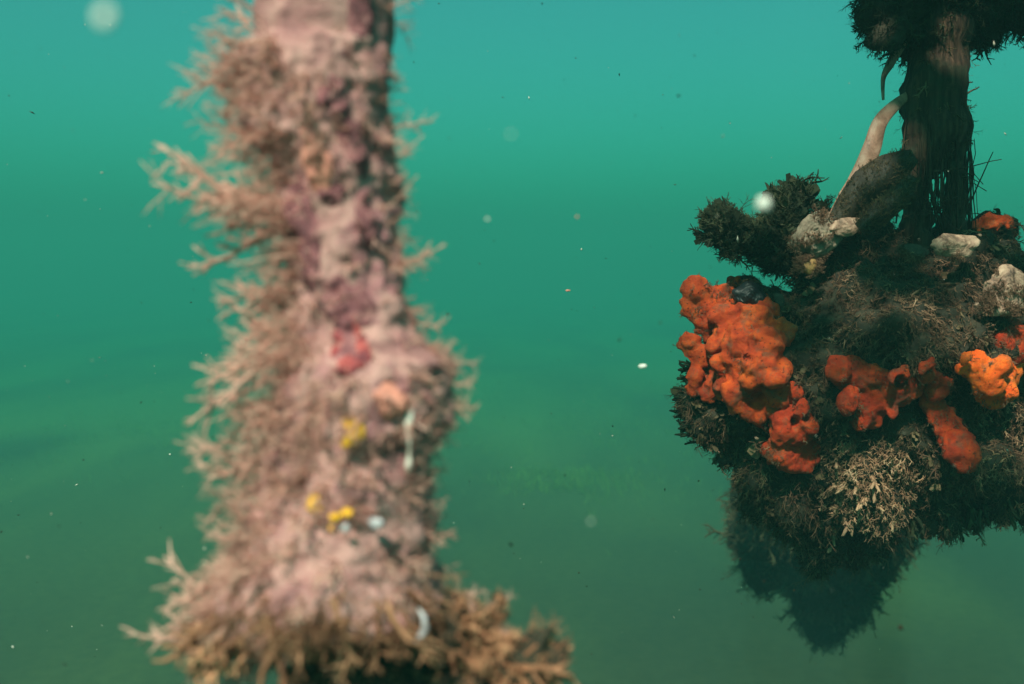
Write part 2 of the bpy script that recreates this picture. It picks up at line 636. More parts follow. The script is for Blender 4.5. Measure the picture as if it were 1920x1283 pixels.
def make_post_core():
    ys = np.concatenate([np.linspace(-10400, -60, 80), np.linspace(-50, 1330, 250), np.linspace(1345, 11200, 110)])
    na = 120
    V = []
    for y in ys:
        for a in range(na):
            V.append(tuple(post_point(y, 2 * math.pi * a / na)[0]))
    n = len(ys)
    i = np.arange(n * na).reshape(n, na)
    j = np.roll(i, -1, axis=1)
    Fq = np.stack([i[:-1].ravel(), i[1:].ravel(), j[1:].ravel(), j[:-1].ravel()], axis=1)
    return mesh_of(V, Fq, name='post_core')


core_me = make_post_core()


def part(name, me, mat, parent, **k):
    """link a mesh given in world space as a part"""
    me.transform(Matrix.Translation(-parent_world(parent)))
    o = link(name, me, mat, None, **k)
    o.parent = parent
    return o


def parent_world(p):
    v = Vector(p.location)
    while p.parent:
        p = p.parent
        v = v + Vector(p.location)
    return v


part('stem', core_me.copy(), M['post'], post)


def post_patch(name, cy, cth, ry, rth, mat, thick=.0012, seed=0, parent=post, hollow=False, **k):
    """a raised crust that follows the post"""
    nr, na = 9, 30
    V, Tt = [], []
    for i in range(nr + 1):
        f = i / nr
        for a in range(na):
            an = 2 * math.pi * a / na
            e = 1 + .45 * mn.noise(Vector((math.cos(an) * 1.6, math.sin(an) * 1.6, seed * 3.1))) + .2 * mn.noise(Vector((math.cos(an) * 5, math.sin(an) * 5, seed)))
            lo = .45 if hollow else 0.0
            g = lo + (1 - lo) * f
            h = thick * (1 - f ** 3) * (1 + .6 * mn.noise(Vector((math.cos(an) * g * 4, math.sin(an) * g * 4, seed + 9)))) if f < 1 else -.001
            if hollow and i == 0:
                h = -.001
            V.append(tuple(post_point(cy + math.sin(an) * ry * g * e, cth + math.cos(an) * rth * g * e, h)[0]))
    for i in range(nr):
        for a in range(na):
            b = (a + 1) % na
            Tt.append((i * na + a, i * na + b, (i + 1) * na + b, (i + 1) * na + a))
    return part(name, mesh_of(V, Tt, name=name), mat, parent, **k)


for k_, (y_, t_, ry_, rt_) in enumerate([(600, .16, 22, .10), (628, .20, 20, .09), (655, .17, 18, .11), (632, -.13, 14, .10), (655, -.22, 14, .09), (680, -.02, 16, .17), (668, .12, 12, .1), (552, .05, 12, .12), (690, -.1, 9, .12), (575, .3, 14, .07)]):
    post_patch('red_crust', y_, t_, ry_, rt_, M['redcrust'], .0012, 20 + k_)
post_patch('plum_crust', 470, -.45, 90, .30, M['plum'], .0012, 2)
post_patch('plum_crust', 575, .12, 55, .45, M['plum'], .0014, 3)
post_patch('plum_crust', 400, -.6, 50, .22, M['plum'], .0012, 31)
post_patch('plum_crust', 300, .5, 60, .25, M['plum'], .0012, 32)
post_patch('plum_crust', 45, .75, 60, .25, M['plum'], .0010, 33)
post_patch('plum_crust', 215, .4, 40, .25, M['plum'], .0010, 34)
post_patch('plum_crust', 430, .55, 60, .22, M['plum'], .0010, 35)
post_patch('plum_crust', 640, -.02, 32, .2, M['plum'], .0009, 12)
post_patch('salmon_crust', 330, -.12, 60, .26, M['salmon'], .0035, 4, label='smooth salmon pink lump on the post')
post_patch('salmon_crust', 375, .02, 30, .2, M['plum'], .002, 14)
post_patch('salmon_crust', 745, .40, 34, .2, M['salmon'], .003, 5)


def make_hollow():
    """dark sleeve round the post, shade under the bulge put into its colour"""
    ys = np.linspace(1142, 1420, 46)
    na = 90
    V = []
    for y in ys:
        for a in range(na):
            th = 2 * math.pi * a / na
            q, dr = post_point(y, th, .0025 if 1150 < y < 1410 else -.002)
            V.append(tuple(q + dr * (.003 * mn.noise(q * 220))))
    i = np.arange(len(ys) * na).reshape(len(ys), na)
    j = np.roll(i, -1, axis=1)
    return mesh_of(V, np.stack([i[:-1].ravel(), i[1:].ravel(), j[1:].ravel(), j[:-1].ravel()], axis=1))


part('dark_crust_and_shade', make_hollow(), M['dark'], post, label='black sleeve of painted shade in the hollow under the bulge')  # dark sleeve standing for shade in the recess under the bulge

# branching growths on the post
R3 = random.Random(5)


def tuft_mesh(n, rad, nbr, curl, spread, bl):
    v, t, tp = branchlet(R3, rad=rad, nseg=8, nbr=nbr, sides=6, curl=curl, spread=spread, bl=bl, knob=.32, taper=.45)
    return mesh_of(v, t, np.full(len(v), R3.random()), tp, name='tuft')


TUFTS_LONG = [tuft_mesh(8, R3.uniform(.014, .026), R3.randint(6, 14), R3.uniform(.08, .2), R3.uniform(.5, 1.0), R3.uniform(.25, .5)) for _ in range(16)]
TUFTS_BUSH = [tuft_mesh(8, R3.uniform(.024, .040), R3.randint(8, 12), .22, .9, .5) for _ in range(8)]


def put_tuft(base, direc, size, templ, mat, parent=post, name='growth_tuft'):
    me = templ
    if len(me.materials) == 0:
        me.materials.append(mat)
    o = bpy.data.objects.new(name, me)
    COL.objects.link(o)
    q = Vector(direc).to_track_quat('Z', 'Y') @ Matrix.Rotation(R3.uniform(0, 6.28), 3, 'Z').to_quaternion()
    o.parent = parent
    o.location = Vector(base) - parent_world(parent)
    o.rotation_mode = 'QUATERNION'
    o.rotation_quaternion = q
    o.scale = (size,) * 3
    return o


HERO = [(372, -1.35, 285, 415, .36), (385, -1.3, 292, 398, .35), (430, -1.3, 312, 478, .35), (420, -1.4, 340, 440, .36), (380, -1.3, 400, 372, .35), (395, -1.2, 430, 352, .34),
        (400, -1.1, 400, 400, .33), (415, -1.2, 420, 425, .345), (390, -1.0, 440, 385, .335), (60, -1.5, 362, 15, .36), (30, -1.4, 395, 0, .35), (75, -1.4, 375, 60, .36),
        (150, -1.3, 345, 178, .36), (170, -1.4, 360, 150, .35), (200, -1.4, 385, 215, .36), (110, -1.2, 430, 60, .34), (240, -1.3, 420, 300, .36), (270, -1.3, 440, 318, .35), (230, -1.2, 405, 260, .34),
        (520, -1.3, 412, 560, .35), (545, -1.4, 440, 600, .36), (600, -1.2, 362, 650, .35), (625, -1.2, 368, 690, .35), (650, -1.2, 355, 735, .35), (640, -1.3, 380, 625, .34),
        (690, -1.3, 372, 775, .36), (770, -1.4, 352, 812, .36), (760, -1.3, 365, 790, .35), (800, -1.3, 400, 830, .35), (885, -1.4, 340, 880, .36), (900, -1.4, 380, 915, .36),
        (1000, -1.3, 390, 960, .36), (1060, -1.3, 345, 1050, .36), (1120, -1.3, 320, 1130, .36), (1150, -1.3, 288, 1165, .36), (1160, -1.3, 285, 1225, .36), (1175, -1.2, 330, 1235, .35),
        (1170, -1.1, 300, 1200, .34), (1190, -1.0, 370, 1280, .34), (1180, -.9, 400, 1290, .33), (1190, -1.1, 345, 1265, .35),
        (495, 1.3, 836, 512, .36), (505, 1.2, 820, 490, .35), (385, 1.3, 798, 372, .36), (350, 1.2, 775, 350, .35), (300, 1.3, 802, 298, .36), (240, 1.4, 775, 225, .37),
        (185, 1.4, 765, 165, .36), (45, 1.4, 806, 62, .36), (30, 1.3, 800, 20, .35), (595, 1.4, 842, 602, .36), (580, 1.3, 800, 575, .35), (655, 1.2, 862, 650, .36), (700, 1.3, 878, 690, .35),
        (830, 1.2, 850, 845, .35), (880, 1.4, 830, 890, .36), (975, 1.3, 857, 980, .36), (965, 1.2, 840, 965, .35), (440, 1.3, 795, 420, .36), (270, 1.2, 790, 280, .35)]
for py, th, tx, ty, dd in HERO:
    b, n = post_point(py, th, -.001)
    t = P(tx, ty, dd)
    v = t - b
    put_tuft(b, v.normalized(), v.length * 1.1, R3.choice(TUFTS_LONG), M['tuft'])

count = 0
while count < 225:
    py = R3.uniform(95, 1165)
    th = R3.uniform(-1.45, 1.45)
    if py > 1105 and th > -.7:
        continue
    bare = (290 < py < 700 and th > -.55 and th < .75)
    if bare and R3.random() < .86:
        continue
    if py < 130 and th > 0:
        continue
    left = th < -.45
    b, n = post_point(py, th, -.001)
    if left:
        d = n * .55 - RIGHT * .75 + UP * R3.uniform(-.45, .15)
        L = R3.uniform(80, 170) if th < -.9 else R3.uniform(60, 120)
    elif th < .7:
        d = n * .6 - RIGHT * R3.uniform(.2, .9) + UP * R3.uniform(-.6, .25)
        L = R3.uniform(45, 85)
    else:
        d = n * .6 + RIGHT * .5 + UP * R3.uniform(-.4, .4)
        L = R3.uniform(38, 76) * (.62 if py < 640 else 1.0)
    if py > 1000:
        d = d - UP * .5
        L *= 1.05
    tm = R3.choice(TUFTS_LONG if (left or R3.random() < .45) else TUFTS_BUSH)
    put_tuft(b, d.normalized(), L * MM, tm, M['tuft'])
    count += 1


def post_keep(px, py):
    return (py > -60) & (py < 1330)


def front_filter(pts, nrm, dens):
    return rng.random(len(pts)) < dens


pts, nrm = scatter(core_me, 56000, post_keep, facing=-.25)
loc = (pts - CMn[:3, 3]) @ CMn[:3, :3]
px = 960 - loc[:, 0] / loc[:, 2] * F
py = 641.5 + loc[:, 1] / loc[:, 2] * F
cx = np.interp(py, RY, RC)
rr = np.interp(py, RY, RR)
u = (px - cx) / rr
dens = np.where(py < 95, .10, np.where((py > 290) & (py < 700) & (u > -.5) & (u < .75), .22, .55))
dens = np.where((py > 1138) & (py < 1330) & (u > -.75), .03, dens)
m = rng.random(len(pts)) < dens
pts, nrm, py, u = pts[m][:20000], nrm[m][:20000], py[m][:20000], u[m][:20000]
dirs = nrm * .8 + dvec(-1, 0, 0) * np.where(u < .4, .55, -.1)[:, None] + dvec(0, -1, 0) * np.where(py > 1000, .6, .12)[:, None] + rng.normal(size=pts.shape) * .35
size = rng.uniform(12, 34, len(pts)) * MM * np.where(py < 95, .5, 1.0) * np.where(u > .6, .7, 1)
tm = turf(pts - nrm * .0006, dirs, size * np.where(rng.random(len(pts)) < .5, 1.0, 1.5), TB[:4] + TW)
part('turf', tm, M['turf'], post, kind='stuff')
TH = [branchlet(R7, rad=R7.uniform(.012, .022), nseg=6, nbr=R7.randint(3, 8), sides=3, curl=R7.uniform(.1, .28), spread=R7.uniform(.4, 1), bl=R7.uniform(.25, .5)) for _ in range(16)]
pts, nrm = scatter(core_me, 60000, post_keep, facing=-.35)
loc = (pts - CMn[:3, 3]) @ CMn[:3, :3]
px = 960 - loc[:, 0] / loc[:, 2] * F
py = 641.5 + loc[:, 1] / loc[:, 2] * F
u = (px - np.interp(py, RY, RC)) / np.interp(py, RY, RR)
dens = np.where(py < 95, .02, np.where((py > 290) & (py < 700) & (u > -.5) & (u < .8), .04, .42)) * np.where(u < -.4, 1.5, 1.0)
dens = np.where((py > 1138) & (u > -.75), .01, dens)
m = rng.random(len(pts)) < dens
pts, nrm, py, u = pts[m][:9500], nrm[m][:9500], py[m][:9500], u[m][:9500]
dirs = nrm * .7 + dvec(-1, 0, 0) * np.where(u < .5, .7, -.25)[:, None] + dvec(0, -1, 0) * np.where(py > 1000, .7, .28)[:, None] + rng.normal(size=pts.shape) * .32
size = np.exp(rng.normal(math.log(48), .4, len(pts))) * MM * np.where(u > .5, .6, np.where(u < -.5, 1.2, .8))
part('filaments', turf(pts - nrm * .0006, dirs, size, TH), M['tuft'], post, kind='stuff')
fp, fd = [], []
for k in range(330):            # ragged brown fringe over the hollow
    th = R3.uniform(-.95, 1.35)
    b, n = post_point(1112 + R3.gauss(0, 22), th, 0)
    fp.append(tuple(b))
    fd.append(tuple(n * R3.uniform(.2, .9) - UP * R3.uniform(.3, 1.1) + RIGHT * R3.gauss(-.15, .55)))
part('fringe', turf(np.array(fp), np.array(fd), np.exp(rng.normal(math.log(42), .5, len(fp))) * MM, TH + TB), M['fringe'], post, kind='stuff')
fp, fd = [], []
for k in range(420):
    th = R3.uniform(-1.2, 1.2)
    b, n = post_point(R3.uniform(1165, 1330), th, .001)
    fp.append(tuple(b))
    fd.append(tuple(n * .6 - UP * .6 + RIGHT * R3.gauss(0, .5)))
part('hollow_turf', turf(np.array(fp), np.array(fd), np.exp(rng.normal(math.log(22), .4, len(fp))) * MM, TB + TH), M['fringe'], post, kind='stuff')

# stub of a side branch at the foot of the picture
stub_blobs = [((800, 1300, .362), 85), ((850, 1240, .360), 72), ((895, 1200, .358), 62), ((915, 1250, .356), 62), ((950, 1260, .354), 42), ((905, 1320, .36), 90), ((985, 1250, .353), 26), ((860, 1180, .362), 45), ((1015, 1252, .352), 18), ((1045, 1257, .352), 11), ((1065, 1260, .352), 6), ((925, 1150, .358), 18), ((938, 1125, .357), 10)]
stub_me = blob_mesh([(P(*c), r * MM) for c, r in stub_blobs], .0018, .013, 70, 2, .005, 240, seed=3)
stub = part('side_branch', stub_me.copy(), M['dark'], post, label='rusty stub of a side branch jutting right at the post foot')
pts, nrm = scatter(stub_me, 3400, facing=-.3)
kk = np.array([mn.noise(Vector(q) * 90) > -.12 for q in pts])
pts, nrm = pts[kk], nrm[kk]
dirs = nrm + rng.normal(size=pts.shape) * .5 + dvec(.4, -.1, 0)
o = part('rust_turf', turf(pts - nrm * .0005, dirs, np.exp(rng.normal(math.log(22), .5, len(pts))) * MM, TB + TH), M['rust'], stub, kind='stuff')
for (bx, by, tx, ty, dd, w) in [(960, 1235, 1072, 1258, .35, 1), (950, 1250, 1050, 1245, .352, 1), (905, 1150, 955, 1095, .356, 0), (880, 1160, 905, 1110, .355, 0), (840, 1130, 878, 1060, .37, 0), (850, 1150, 850, 1075, .37, 0), (960, 1265, 1010, 1280, .352, 0), (930, 1180, 985, 1175, .355, 0)]:
    b = P(bx, by, dd)
    v = P(tx, ty, dd) - b
    put_tuft(b, v.normalized(), v.length, R3.choice(TUFTS_BUSH if w else TUFTS_LONG), M['tuft'], stub, 'rust_tuft')
RUSTY = [tuft_mesh(8, .06, 9, .2, .8, .45) for _ in range(4)]
for k in range(9):              # the pointed tip
    b = P(955 + R3.uniform(0, 30), 1248 + R3.gauss(0, 8), .348)
    v = P(1074 + R3.gauss(0, 8), 1258 + R3.gauss(0, 4), .348) - b
    put_tuft(b, v.normalized(), v.length * R3.uniform(.75, 1.1), R3.choice(RUSTY), M['rust'], stub, 'rust_tuft')
for k in range(34):
    a = R3.random()
    b = P(845 + 130 * a + R3.gauss(0, 14), 1150 + 85 * a + R3.uniform(0, 90), .345)
    d = (RIGHT * R3.uniform(-.2, 1) + UP * R3.uniform(-.6, .8) - FWD * .8)
    put_tuft(b + FWD * .006, d.normalized(), R3.uniform(40, 70) * MM, R3.choice(RUSTY), M['rust'], stub, 'rust_tuft')
# rusty strands that hang under the bulge on the left
for k in range(26):
    py_ = R3.uniform(1125, 1160)
    th = R3.uniform(-1.3, -.6)
    b, n = post_point(py_, th, -.001)
    d = n * .35 - RIGHT * R3.uniform(.1, .9) - UP * R3.uniform(.6, 1.0)
    put_tuft(b, d.normalized(), R3.uniform(70, 120) * MM, R3.choice(RUSTY), M['rust'], post, 'rust_tuft')


# ------------------------------------------------------------------ small things fixed on the post
def lump(center, blobs_px, d, mat, name, label, cat, group=None, amp=.0012, sc=300, vox=.0007, sm=3):
    mm = d / F
    me = blob_mesh([(P(x, y, d + dz * mm), (rx * mm, ry * mm, rz * mm)) for x, y, dz, rx, ry, rz in blobs_px], vox, amp, sc, sm)
    c = P(center[0], center[1], d)
    o = link(name, recenter(me, c), mat, label=label, cat=cat, group=group)
    o.location = c
    return o


def post_front(px_, py_):
    c = np.interp(py_, RY, RC)
    r = np.interp(py_, RY, RR)
    return PD - math.sqrt(max(0.05, 1 - ((px_ - c) / r) ** 2)) * r * MM


def small(name, label, cat, mat, blobs, proud=14, **k):
    cx_, cy_ = blobs[0][0], blobs[0][1]
    d = post_front(cx_, cy_) - proud * MM
    return lump((cx_, cy_), blobs, d, mat, name, label, cat, **k)


small('yellow_sponge', 'large bright yellow sponge lobe on the front of the near post', 'sponge', M['yellow'],
      [(660, 812, 0, 17, 26, 14), (648, 802, 2, 7, 16, 10), (674, 806, -2, 8, 14, 10), (655, 832, 3, 14, 6, 9)], 9)
small('yellow_sponge', 'small yellow sponge lobe lower left of the large yellow one', 'sponge', M['yellow'], [(588, 942, 0, 12, 18, 10), (596, 956, 0, 8, 8, 8)], 9)
small('yellow_sponge', 'ochre yellow sponge beside the blue white shell fleck on the near post', 'sponge', M['yellow'], [(650, 962, 0, 13, 9, 9), (628, 972, 2, 12, 9, 8), (622, 990, 2, 7, 10, 7)], 8)
wt = [P(x, y, post_front(768, 830) - z * MM) for x, y, z in ((772, 770, 8), (768, 780, 17), (766, 790, 19), (765, 804, 16), (766, 822, 13), (768, 842, 12), (767, 862, 14), (766, 876, 16), (764, 890, 8))]
v_, t_ = tube(wt, [x * MM for x in (3, 7, 8.5, 5, 3, 3, 4.5, 6, 3)], 8)
c = wt[0].copy()
o = link('worm_tube', recenter(mesh_of([tuple(q) for q in v_], t_), c), M['white'], label='white streak of worm tube down the right of the near post', cat='worm tube')
o.location = c
small('shell_fleck', 'blue white shell fleck low on the near post', 'shell', M['bluewhite'], [(708, 982, 0, 15, 11, 6), (700, 978, 2, 8, 8, 5)], 22, amp=.0006)
small('shell_fleck', 'tiny white shell fleck left of the blue white one', 'shell', M['bluewhite'], [(648, 990, 0, 9, 9, 6)], 22, amp=.0006)
hook = [P(785, 1142, .330), P(795, 1158, .328), P(797, 1178, .327), P(788, 1196, .327), P(774, 1206, .328), P(760, 1210, .331)]
v_, t_ = tube(hook, [x * MM for x in (2, 4.5, 6.5, 5, 3.5, 1.5)], 8)
c = hook[0].copy()
o = link('curved_shell', recenter(mesh_of([tuple(q) for q in v_], t_), c), M['bluewhite'], label='curved white shell edge in the dark hollow at the post foot', cat='shell')
o.location = c

# ------------------------------------------------------------------ the far stem
CD = 0.97
CMM = CD / F
SROWS = [(-3800, 1750, 70), (-100, 1752, 66), (60, 1755, 58), (100, 1757, 53), (160, 1754, 56), (210, 1751, 57), (245, 1757, 60), (268, 1755, 57), (290, 1750, 46), (312, 1742, 34), (335, 1735, 16)]
stem_base = P(1740, 460, CD)
stem = link('fibrous_stem', None, loc=stem_base, label='dark fibrous stem rising from the sponge covered clump at right', cat='stem')


def loft(rows, d, na=56, ny=120, amp=.003, sc=45, ridge=.0012, depth_k=.9):
    ry_ = np.array([r[0] for r in rows], float)
    ys = np.linspace(ry_[0], ry_[-1], ny)
    V = []
    for y in ys:
        c_ = np.interp(y, ry_, [r[1] for r in rows])
        r_ = np.interp(y, ry_, [r[2] for r in rows]) * d / F
        b_ = P(c_, y, d)
        for a in range(na):
            th = 2 * math.pi * a / na
            dr = RIGHT * math.sin(th) - FWD * math.cos(th) * depth_k
            q = b_ + dr * r_
            e = amp * fbm(q, sc, 3) + ridge * mn.noise(Vector((q.x * 300, q.y * 300, q.z * 18)))
            V.append(tuple(b_ + dr * (r_ + e)))
    i = np.arange(ny * na).reshape(ny, na)
    j = np.roll(i, -1, axis=1)
    Fq = np.stack([i[:-1].ravel(), i[1:].ravel(), j[1:].ravel(), j[:-1].ravel()], axis=1)
    return mesh_of(V, Fq)


trunk_me = loft(SROWS, CD, ny=220, amp=.008, sc=32, ridge=.002)
part('trunk', trunk_me.copy(), M['bark'], stem)
part('lower_trunk', loft([(255, 1720, 27), (330, 1715, 23), (400, 1718, 26), (470, 1722, 32)], CD - .004, 40, 50, amp=.006), M['bark'], stem)
part('lower_trunk', loft([(255, 1790, 24), (330, 1791, 17), (390, 1789, 20), (470, 1788, 26)], CD - .002, 40, 50, amp=.006), M['bark'], stem)
R9 = random.Random(9)
fv, ft = [], []
for k in range(64):
    x0 = R9.choice([R9.uniform(1690, 1830), R9.uniform(1738, 1775), R9.uniform(1800, 1826)])
    y0 = R9.uniform(215, 330)
    y1 = R9.uniform(385, 445)
    x1 = x0 + R9.gauss(-3, 9)
    dz = R9.uniform(-.03, .02)
    pp = [P(x0 + (x1 - x0) * s / 6 + R9.gauss(0, 1.3), y0 + (y1 - y0) * s / 6, CD + dz) for s in range(7)]
    w = R9.uniform(.6, 2.0) * CMM
    v_, t_ = tube(pp, [w * R9.uniform(.7, 1.2) for _ in pp], 4)
    b = len(fv)
    fv.extend(tuple(q) for q in v_)
    ft.extend((x + b, y + b, z + b) for x, y, z in t_)
for k in range(26):         # cross fibres
    x0, y0 = R9.uniform(1690, 1815), R9.uniform(310, 420)
    pp = [P(x0, y0, CD - .03), P(x0 + R9.uniform(8, 22), y0 + R9.uniform(-14, 14), CD - .032), P(x0 + R9.uniform(24, 38), y0 + R9.uniform(-16, 16), CD - .03)]
    v_, t_ = tube(pp, [.8 * CMM] * 3, 4)
    b = len(fv)
    fv.extend(tuple(q) for q in v_)
    ft.extend((x + b, y + b, z + b) for x, y, z in t_)
part('fibres', mesh_of(fv, ft), M['bark'], stem, kind='stuff')


def stick(name, pix, w, mat, parent, d=CD, **k):
    pp = []
    for a, b in zip(pix[:-1], pix[1:]):
        for s in range(4):
            t = s / 4
            pp.append(P(a[0] + (b[0] - a[0]) * t + R9.gauss(0, .5), a[1] + (b[1] - a[1]) * t + R9.gauss(0, .5), d))
    pp.append(P(*pix[-1], d))
    v_, t_ = tube(pp, [w * CMM * (1 - .6 * i / len(pp)) for i in range(len(pp))], 6)
    return part(name, mesh_of([tuple(q) for q in v_], t_), mat, parent, **k)


stick('twig', [(1750, 322), (1800, 316), (1878, 299)], 1.6, M['bark'], stem, CD - .045)
stick('twig', [(1808, 405), (1835, 345), (1862, 285)], 1.8, M['bark'], stem, CD - .01)
stick('twig', [(1748, 370), (1757, 345), (1768, 318)], 2.2, M['bark'], stem, CD - .03)
stick('twig', [(1742, 335), (1750, 380), (1762, 425)], 4, M['bark'], stem, CD - .03)
stick('twig', [(1800, 182), (1815, 175), (1836, 163)], 2.5, M['bark'], stem, CD)
stick('twig', [(1806, 156), (1824, 154)], 2.0, M['bark'], stem, CD)


def stem_keep(px_, py_):
    a = ((px_ > 1740) & (py_ > 195) & (py_ < 300)) | ((px_ > 1802) & (py_ > 90))
    return (a & (rng.random(len(px_)) < .7) | (rng.random(len(px_)) < .32)) & (py_ > -20)


pts, nrm = scatter(trunk_me, 9000, stem_keep, facing=-.4)
dirs = nrm + rng.normal(size=pts.shape) * .4 + dvec(0, -.4, 0)
part('turf', turf(pts, dirs, np.exp(rng.normal(math.log(12), .5, len(pts))) * CMM, TB + TH[:8]), M['darkturf'], stem, kind='stuff')


def ribbon(name, pix, widths, mat, d, label, cat, fold=.35, thick=1.2, dz=None, wave=0.0):
    """a bent strap leaf with real thickness"""
    n = len(pix)
    sub = 8
    cl = []
    for i in range((n - 1) * sub + 1):
        t = i / sub
        k = min(int(t), n - 2)
        f = t - k
        p0, p1, p2, p3 = [np.array(pix[min(max(k + o_, 0), n - 1)], float) for o_ in (-1, 0, 1, 2)]
        q = .5 * ((2 * p1) + (-p0 + p2) * f + (2 * p0 - 5 * p1 + 4 * p2 - p3) * f * f + (-p0 + 3 * p1 - 3 * p2 + p3) * f ** 3)
        cl.append((q[0], q[1], np.interp(t, range(n), widths), np.interp(t, range(n), dz) if dz else 0.0))
    V, Fq = [], []
    nw = 9
    mm = d / F
    for i, (x, y, w, z) in enumerate(cl):
        a = cl[max(i - 1, 0)]
        b = cl[min(i + 1, len(cl) - 1)]
        tx, ty = b[0] - a[0], b[1] - a[1]
        l = math.hypot(tx, ty) + 1e-6
        nx, ny = -ty / l, tx / l
        ring = []
        for side in (1, -1):
            for j in (range(nw) if side == 1 else range(nw - 1, -1, -1)):
                s = j / (nw - 1) * 2 - 1
                zz = z + fold * w * (1 - s * s) * -1 + wave * w * math.sin(i * .5 + s * 2)
                th = thick * (1 - .7 * abs(s)) * side
                ring.append(P(x + nx * s * w / 2, y + ny * s * w / 2, d + (zz - th) * mm))
        V.extend(tuple(q) for q in ring)
    m_ = 2 * nw
    for i in range(len(cl) - 1):
        for j in range(m_):
            Fq.append((i * m_ + j, i * m_ + (j + 1) % m_, (i + 1) * m_ + (j + 1) % m_, (i + 1) * m_ + j))
    c_ = P(pix[0][0], pix[0][1], d)
    o = link(name, recenter(mesh_of(V, Fq), c_), mat, label=label, cat=cat)
    o.location = c_
    return o


ribbon('strap_leaf', [(1712, 172), (1678, 198), (1650, 230), (1634, 280), (1612, 335), (1588, 372), (1558, 410)], [12, 22, 28, 35, 40, 36, 14], M['leaf'], CD - .035,
       'pale brown strap leaf curving down from the stem to the clump', 'leaf', .14, .7, dz=[75, 30, 5, 0, 0, 0, 10])
ribbon('hook_leaf', [(1700, 78), (1682, 98), (1668, 122), (1656, 148), (1656, 188)], [8, 18, 16, 9, 5], M['leaf'], CD - .01,
       'thin dry leaf hooked downwards left of the stem under the dark overhang', 'leaf', .3)
RL = [0, 0]
RL[0] = ribbon('shaded_leaf', [(1715, 292), (1672, 318), (1630, 352), (1590, 392), (1560, 425)], [26, 66, 80, 56, 22], M['leafdark'], CD - .045,
       'dark leaf with painted shade, folded between the strap leaf and the stem', 'leaf', .35, wave=.10)
RL[1] = ribbon('shaded_leaf', [(1712, 330), (1690, 365), (1650, 400), (1610, 430)], [20, 40, 46, 24], M['leafdark'], CD - .07,
       'smaller dark leaf curled at the foot of the stem', 'leaf', .4, wave=.05)

for o_ in RL:
    wm = o_.data.copy()
    wm.transform(Matrix.Translation(o_.location))
    pts, nrm = scatter(wm, 1100, facing=-.2)
    part('turf', turf(pts, nrm + rng.normal(size=pts.shape) * .5 + dvec(0, .3, 0), rng.uniform(4, 12, len(pts)) * CMM, TB), M['darkturf'], o_, kind='stuff')

# ------------------------------------------------------------------ overhanging float, top right
float_blobs = [((1700, 0), 62, .97), ((1660, 10), 34, .96), ((1690, 55), 30, .95), ((1760, -10), 90, .98), ((1830, -20), 92, .99), ((1900, -55), 100, 1.0), ((1990, -80), 110, 1.0),
               ((1740, 40), 45, .97), ((1800, 45), 40, .98), ((1640, 10), 20, .96), ((1665, 75), 22, .95), ((2080, -110), 120, 1.0), ((1760, -120), 110, .98), ((1900, -170), 130, 1.0), ((2060, -220), 140, 1.0)]
fl_me = blob_mesh([(P(x, y, d), r * CMM) for (x, y), r, d in float_blobs], .005, .022, 24, 2, .008, 90, seed=5)
fl_c = P(1800, -40, CD)
fl = link('overgrown_float', None, loc=fl_c, label='dark shaggy mass overhanging the stem in the top right corner', cat='float')
part('body', fl_me.copy(), M['dark'], fl)
pts, nrm = scatter(fl_me, 22000, facing=-.5)
dirs = nrm + rng.normal(size=pts.shape) * .4 + dvec(-.2, -.4, 0)
part('turf', turf(pts, dirs, np.exp(rng.normal(math.log(15), .45, len(pts))) * CMM, TB + TH[:6]), M['leafturf'], fl, kind='stuff')

# ------------------------------------------------------------------ the fouled clump
cl_c = P(1640, 700, CD)
clump = link('fouled_clump', None, loc=cl_c, label='large dark clump of brown turf and shells hanging on the stem', cat='clump')
body = [((1600, 455), 42, .965), ((1650, 445), 44, .97), ((1550, 480), 36, .96), ((1620, 520), 75, .97), ((1720, 520), 85, .98), ((1800, 520), 80, .97), ((1860, 500), 65, 1.0), ((1560, 590), 90, .96), ((1670, 620), 115, .94), ((1780, 620), 110, .95), ((1880, 620), 85, .98),
        ((1480, 620), 80, .98), ((1420, 700), 95, .99), ((1530, 720), 110, .96), ((1650, 740), 110, .97), ((1770, 740), 110, .97), ((1880, 740), 90, .98), ((1370, 780), 70, 1.0), ((1460, 800), 100, .98),
        ((1570, 830), 105, .97), ((1680, 850), 100, .97), ((1790, 850), 95, .97), ((1880, 870), 75, .98), ((1420, 850), 70, 1.0), ((1640, 920), 80, .97), ((1740, 920), 70, .98), ((1840, 930), 52, .98), ((1480, 900), 80, 1.0),
        ((1550, 920), 70, 1.0), ((1700, 470), 55, .98), ((1780, 470), 50, .98), ((1870, 440), 44, 1.0), ((1850, 470), 50, 1.0), ((2000, 640), 120, 1.0), ((2000, 800), 120, 1.0), ((1320, 745), 40, 1.0), ((1400, 560), 40, .98), ((1930, 940), 50, 1.0), ((1500, 945), 66, 1.03), ((1580, 965), 64, 1.03), ((1450, 935), 52, 1.04), ((1640, 985), 44, 1.0), ((1540, 1000), 52, 1.06), ((1600, 1015), 38, 1.05)]
body_me = blob_mesh([(P(x, y, d), r * CMM) for (x, y), r, d in body], .0045, .024, 20, 2, .008, 75, seed=1)
part('body', body_me.copy(), M['dark'], clump)


def in_sunlit(px_, py_):
    return (((px_ - 1638) / 85) ** 2 + ((py_ - 905) / 85) ** 2 < 1 + .5 * np.sin(px_ * .09) * np.cos(py_ * .11))


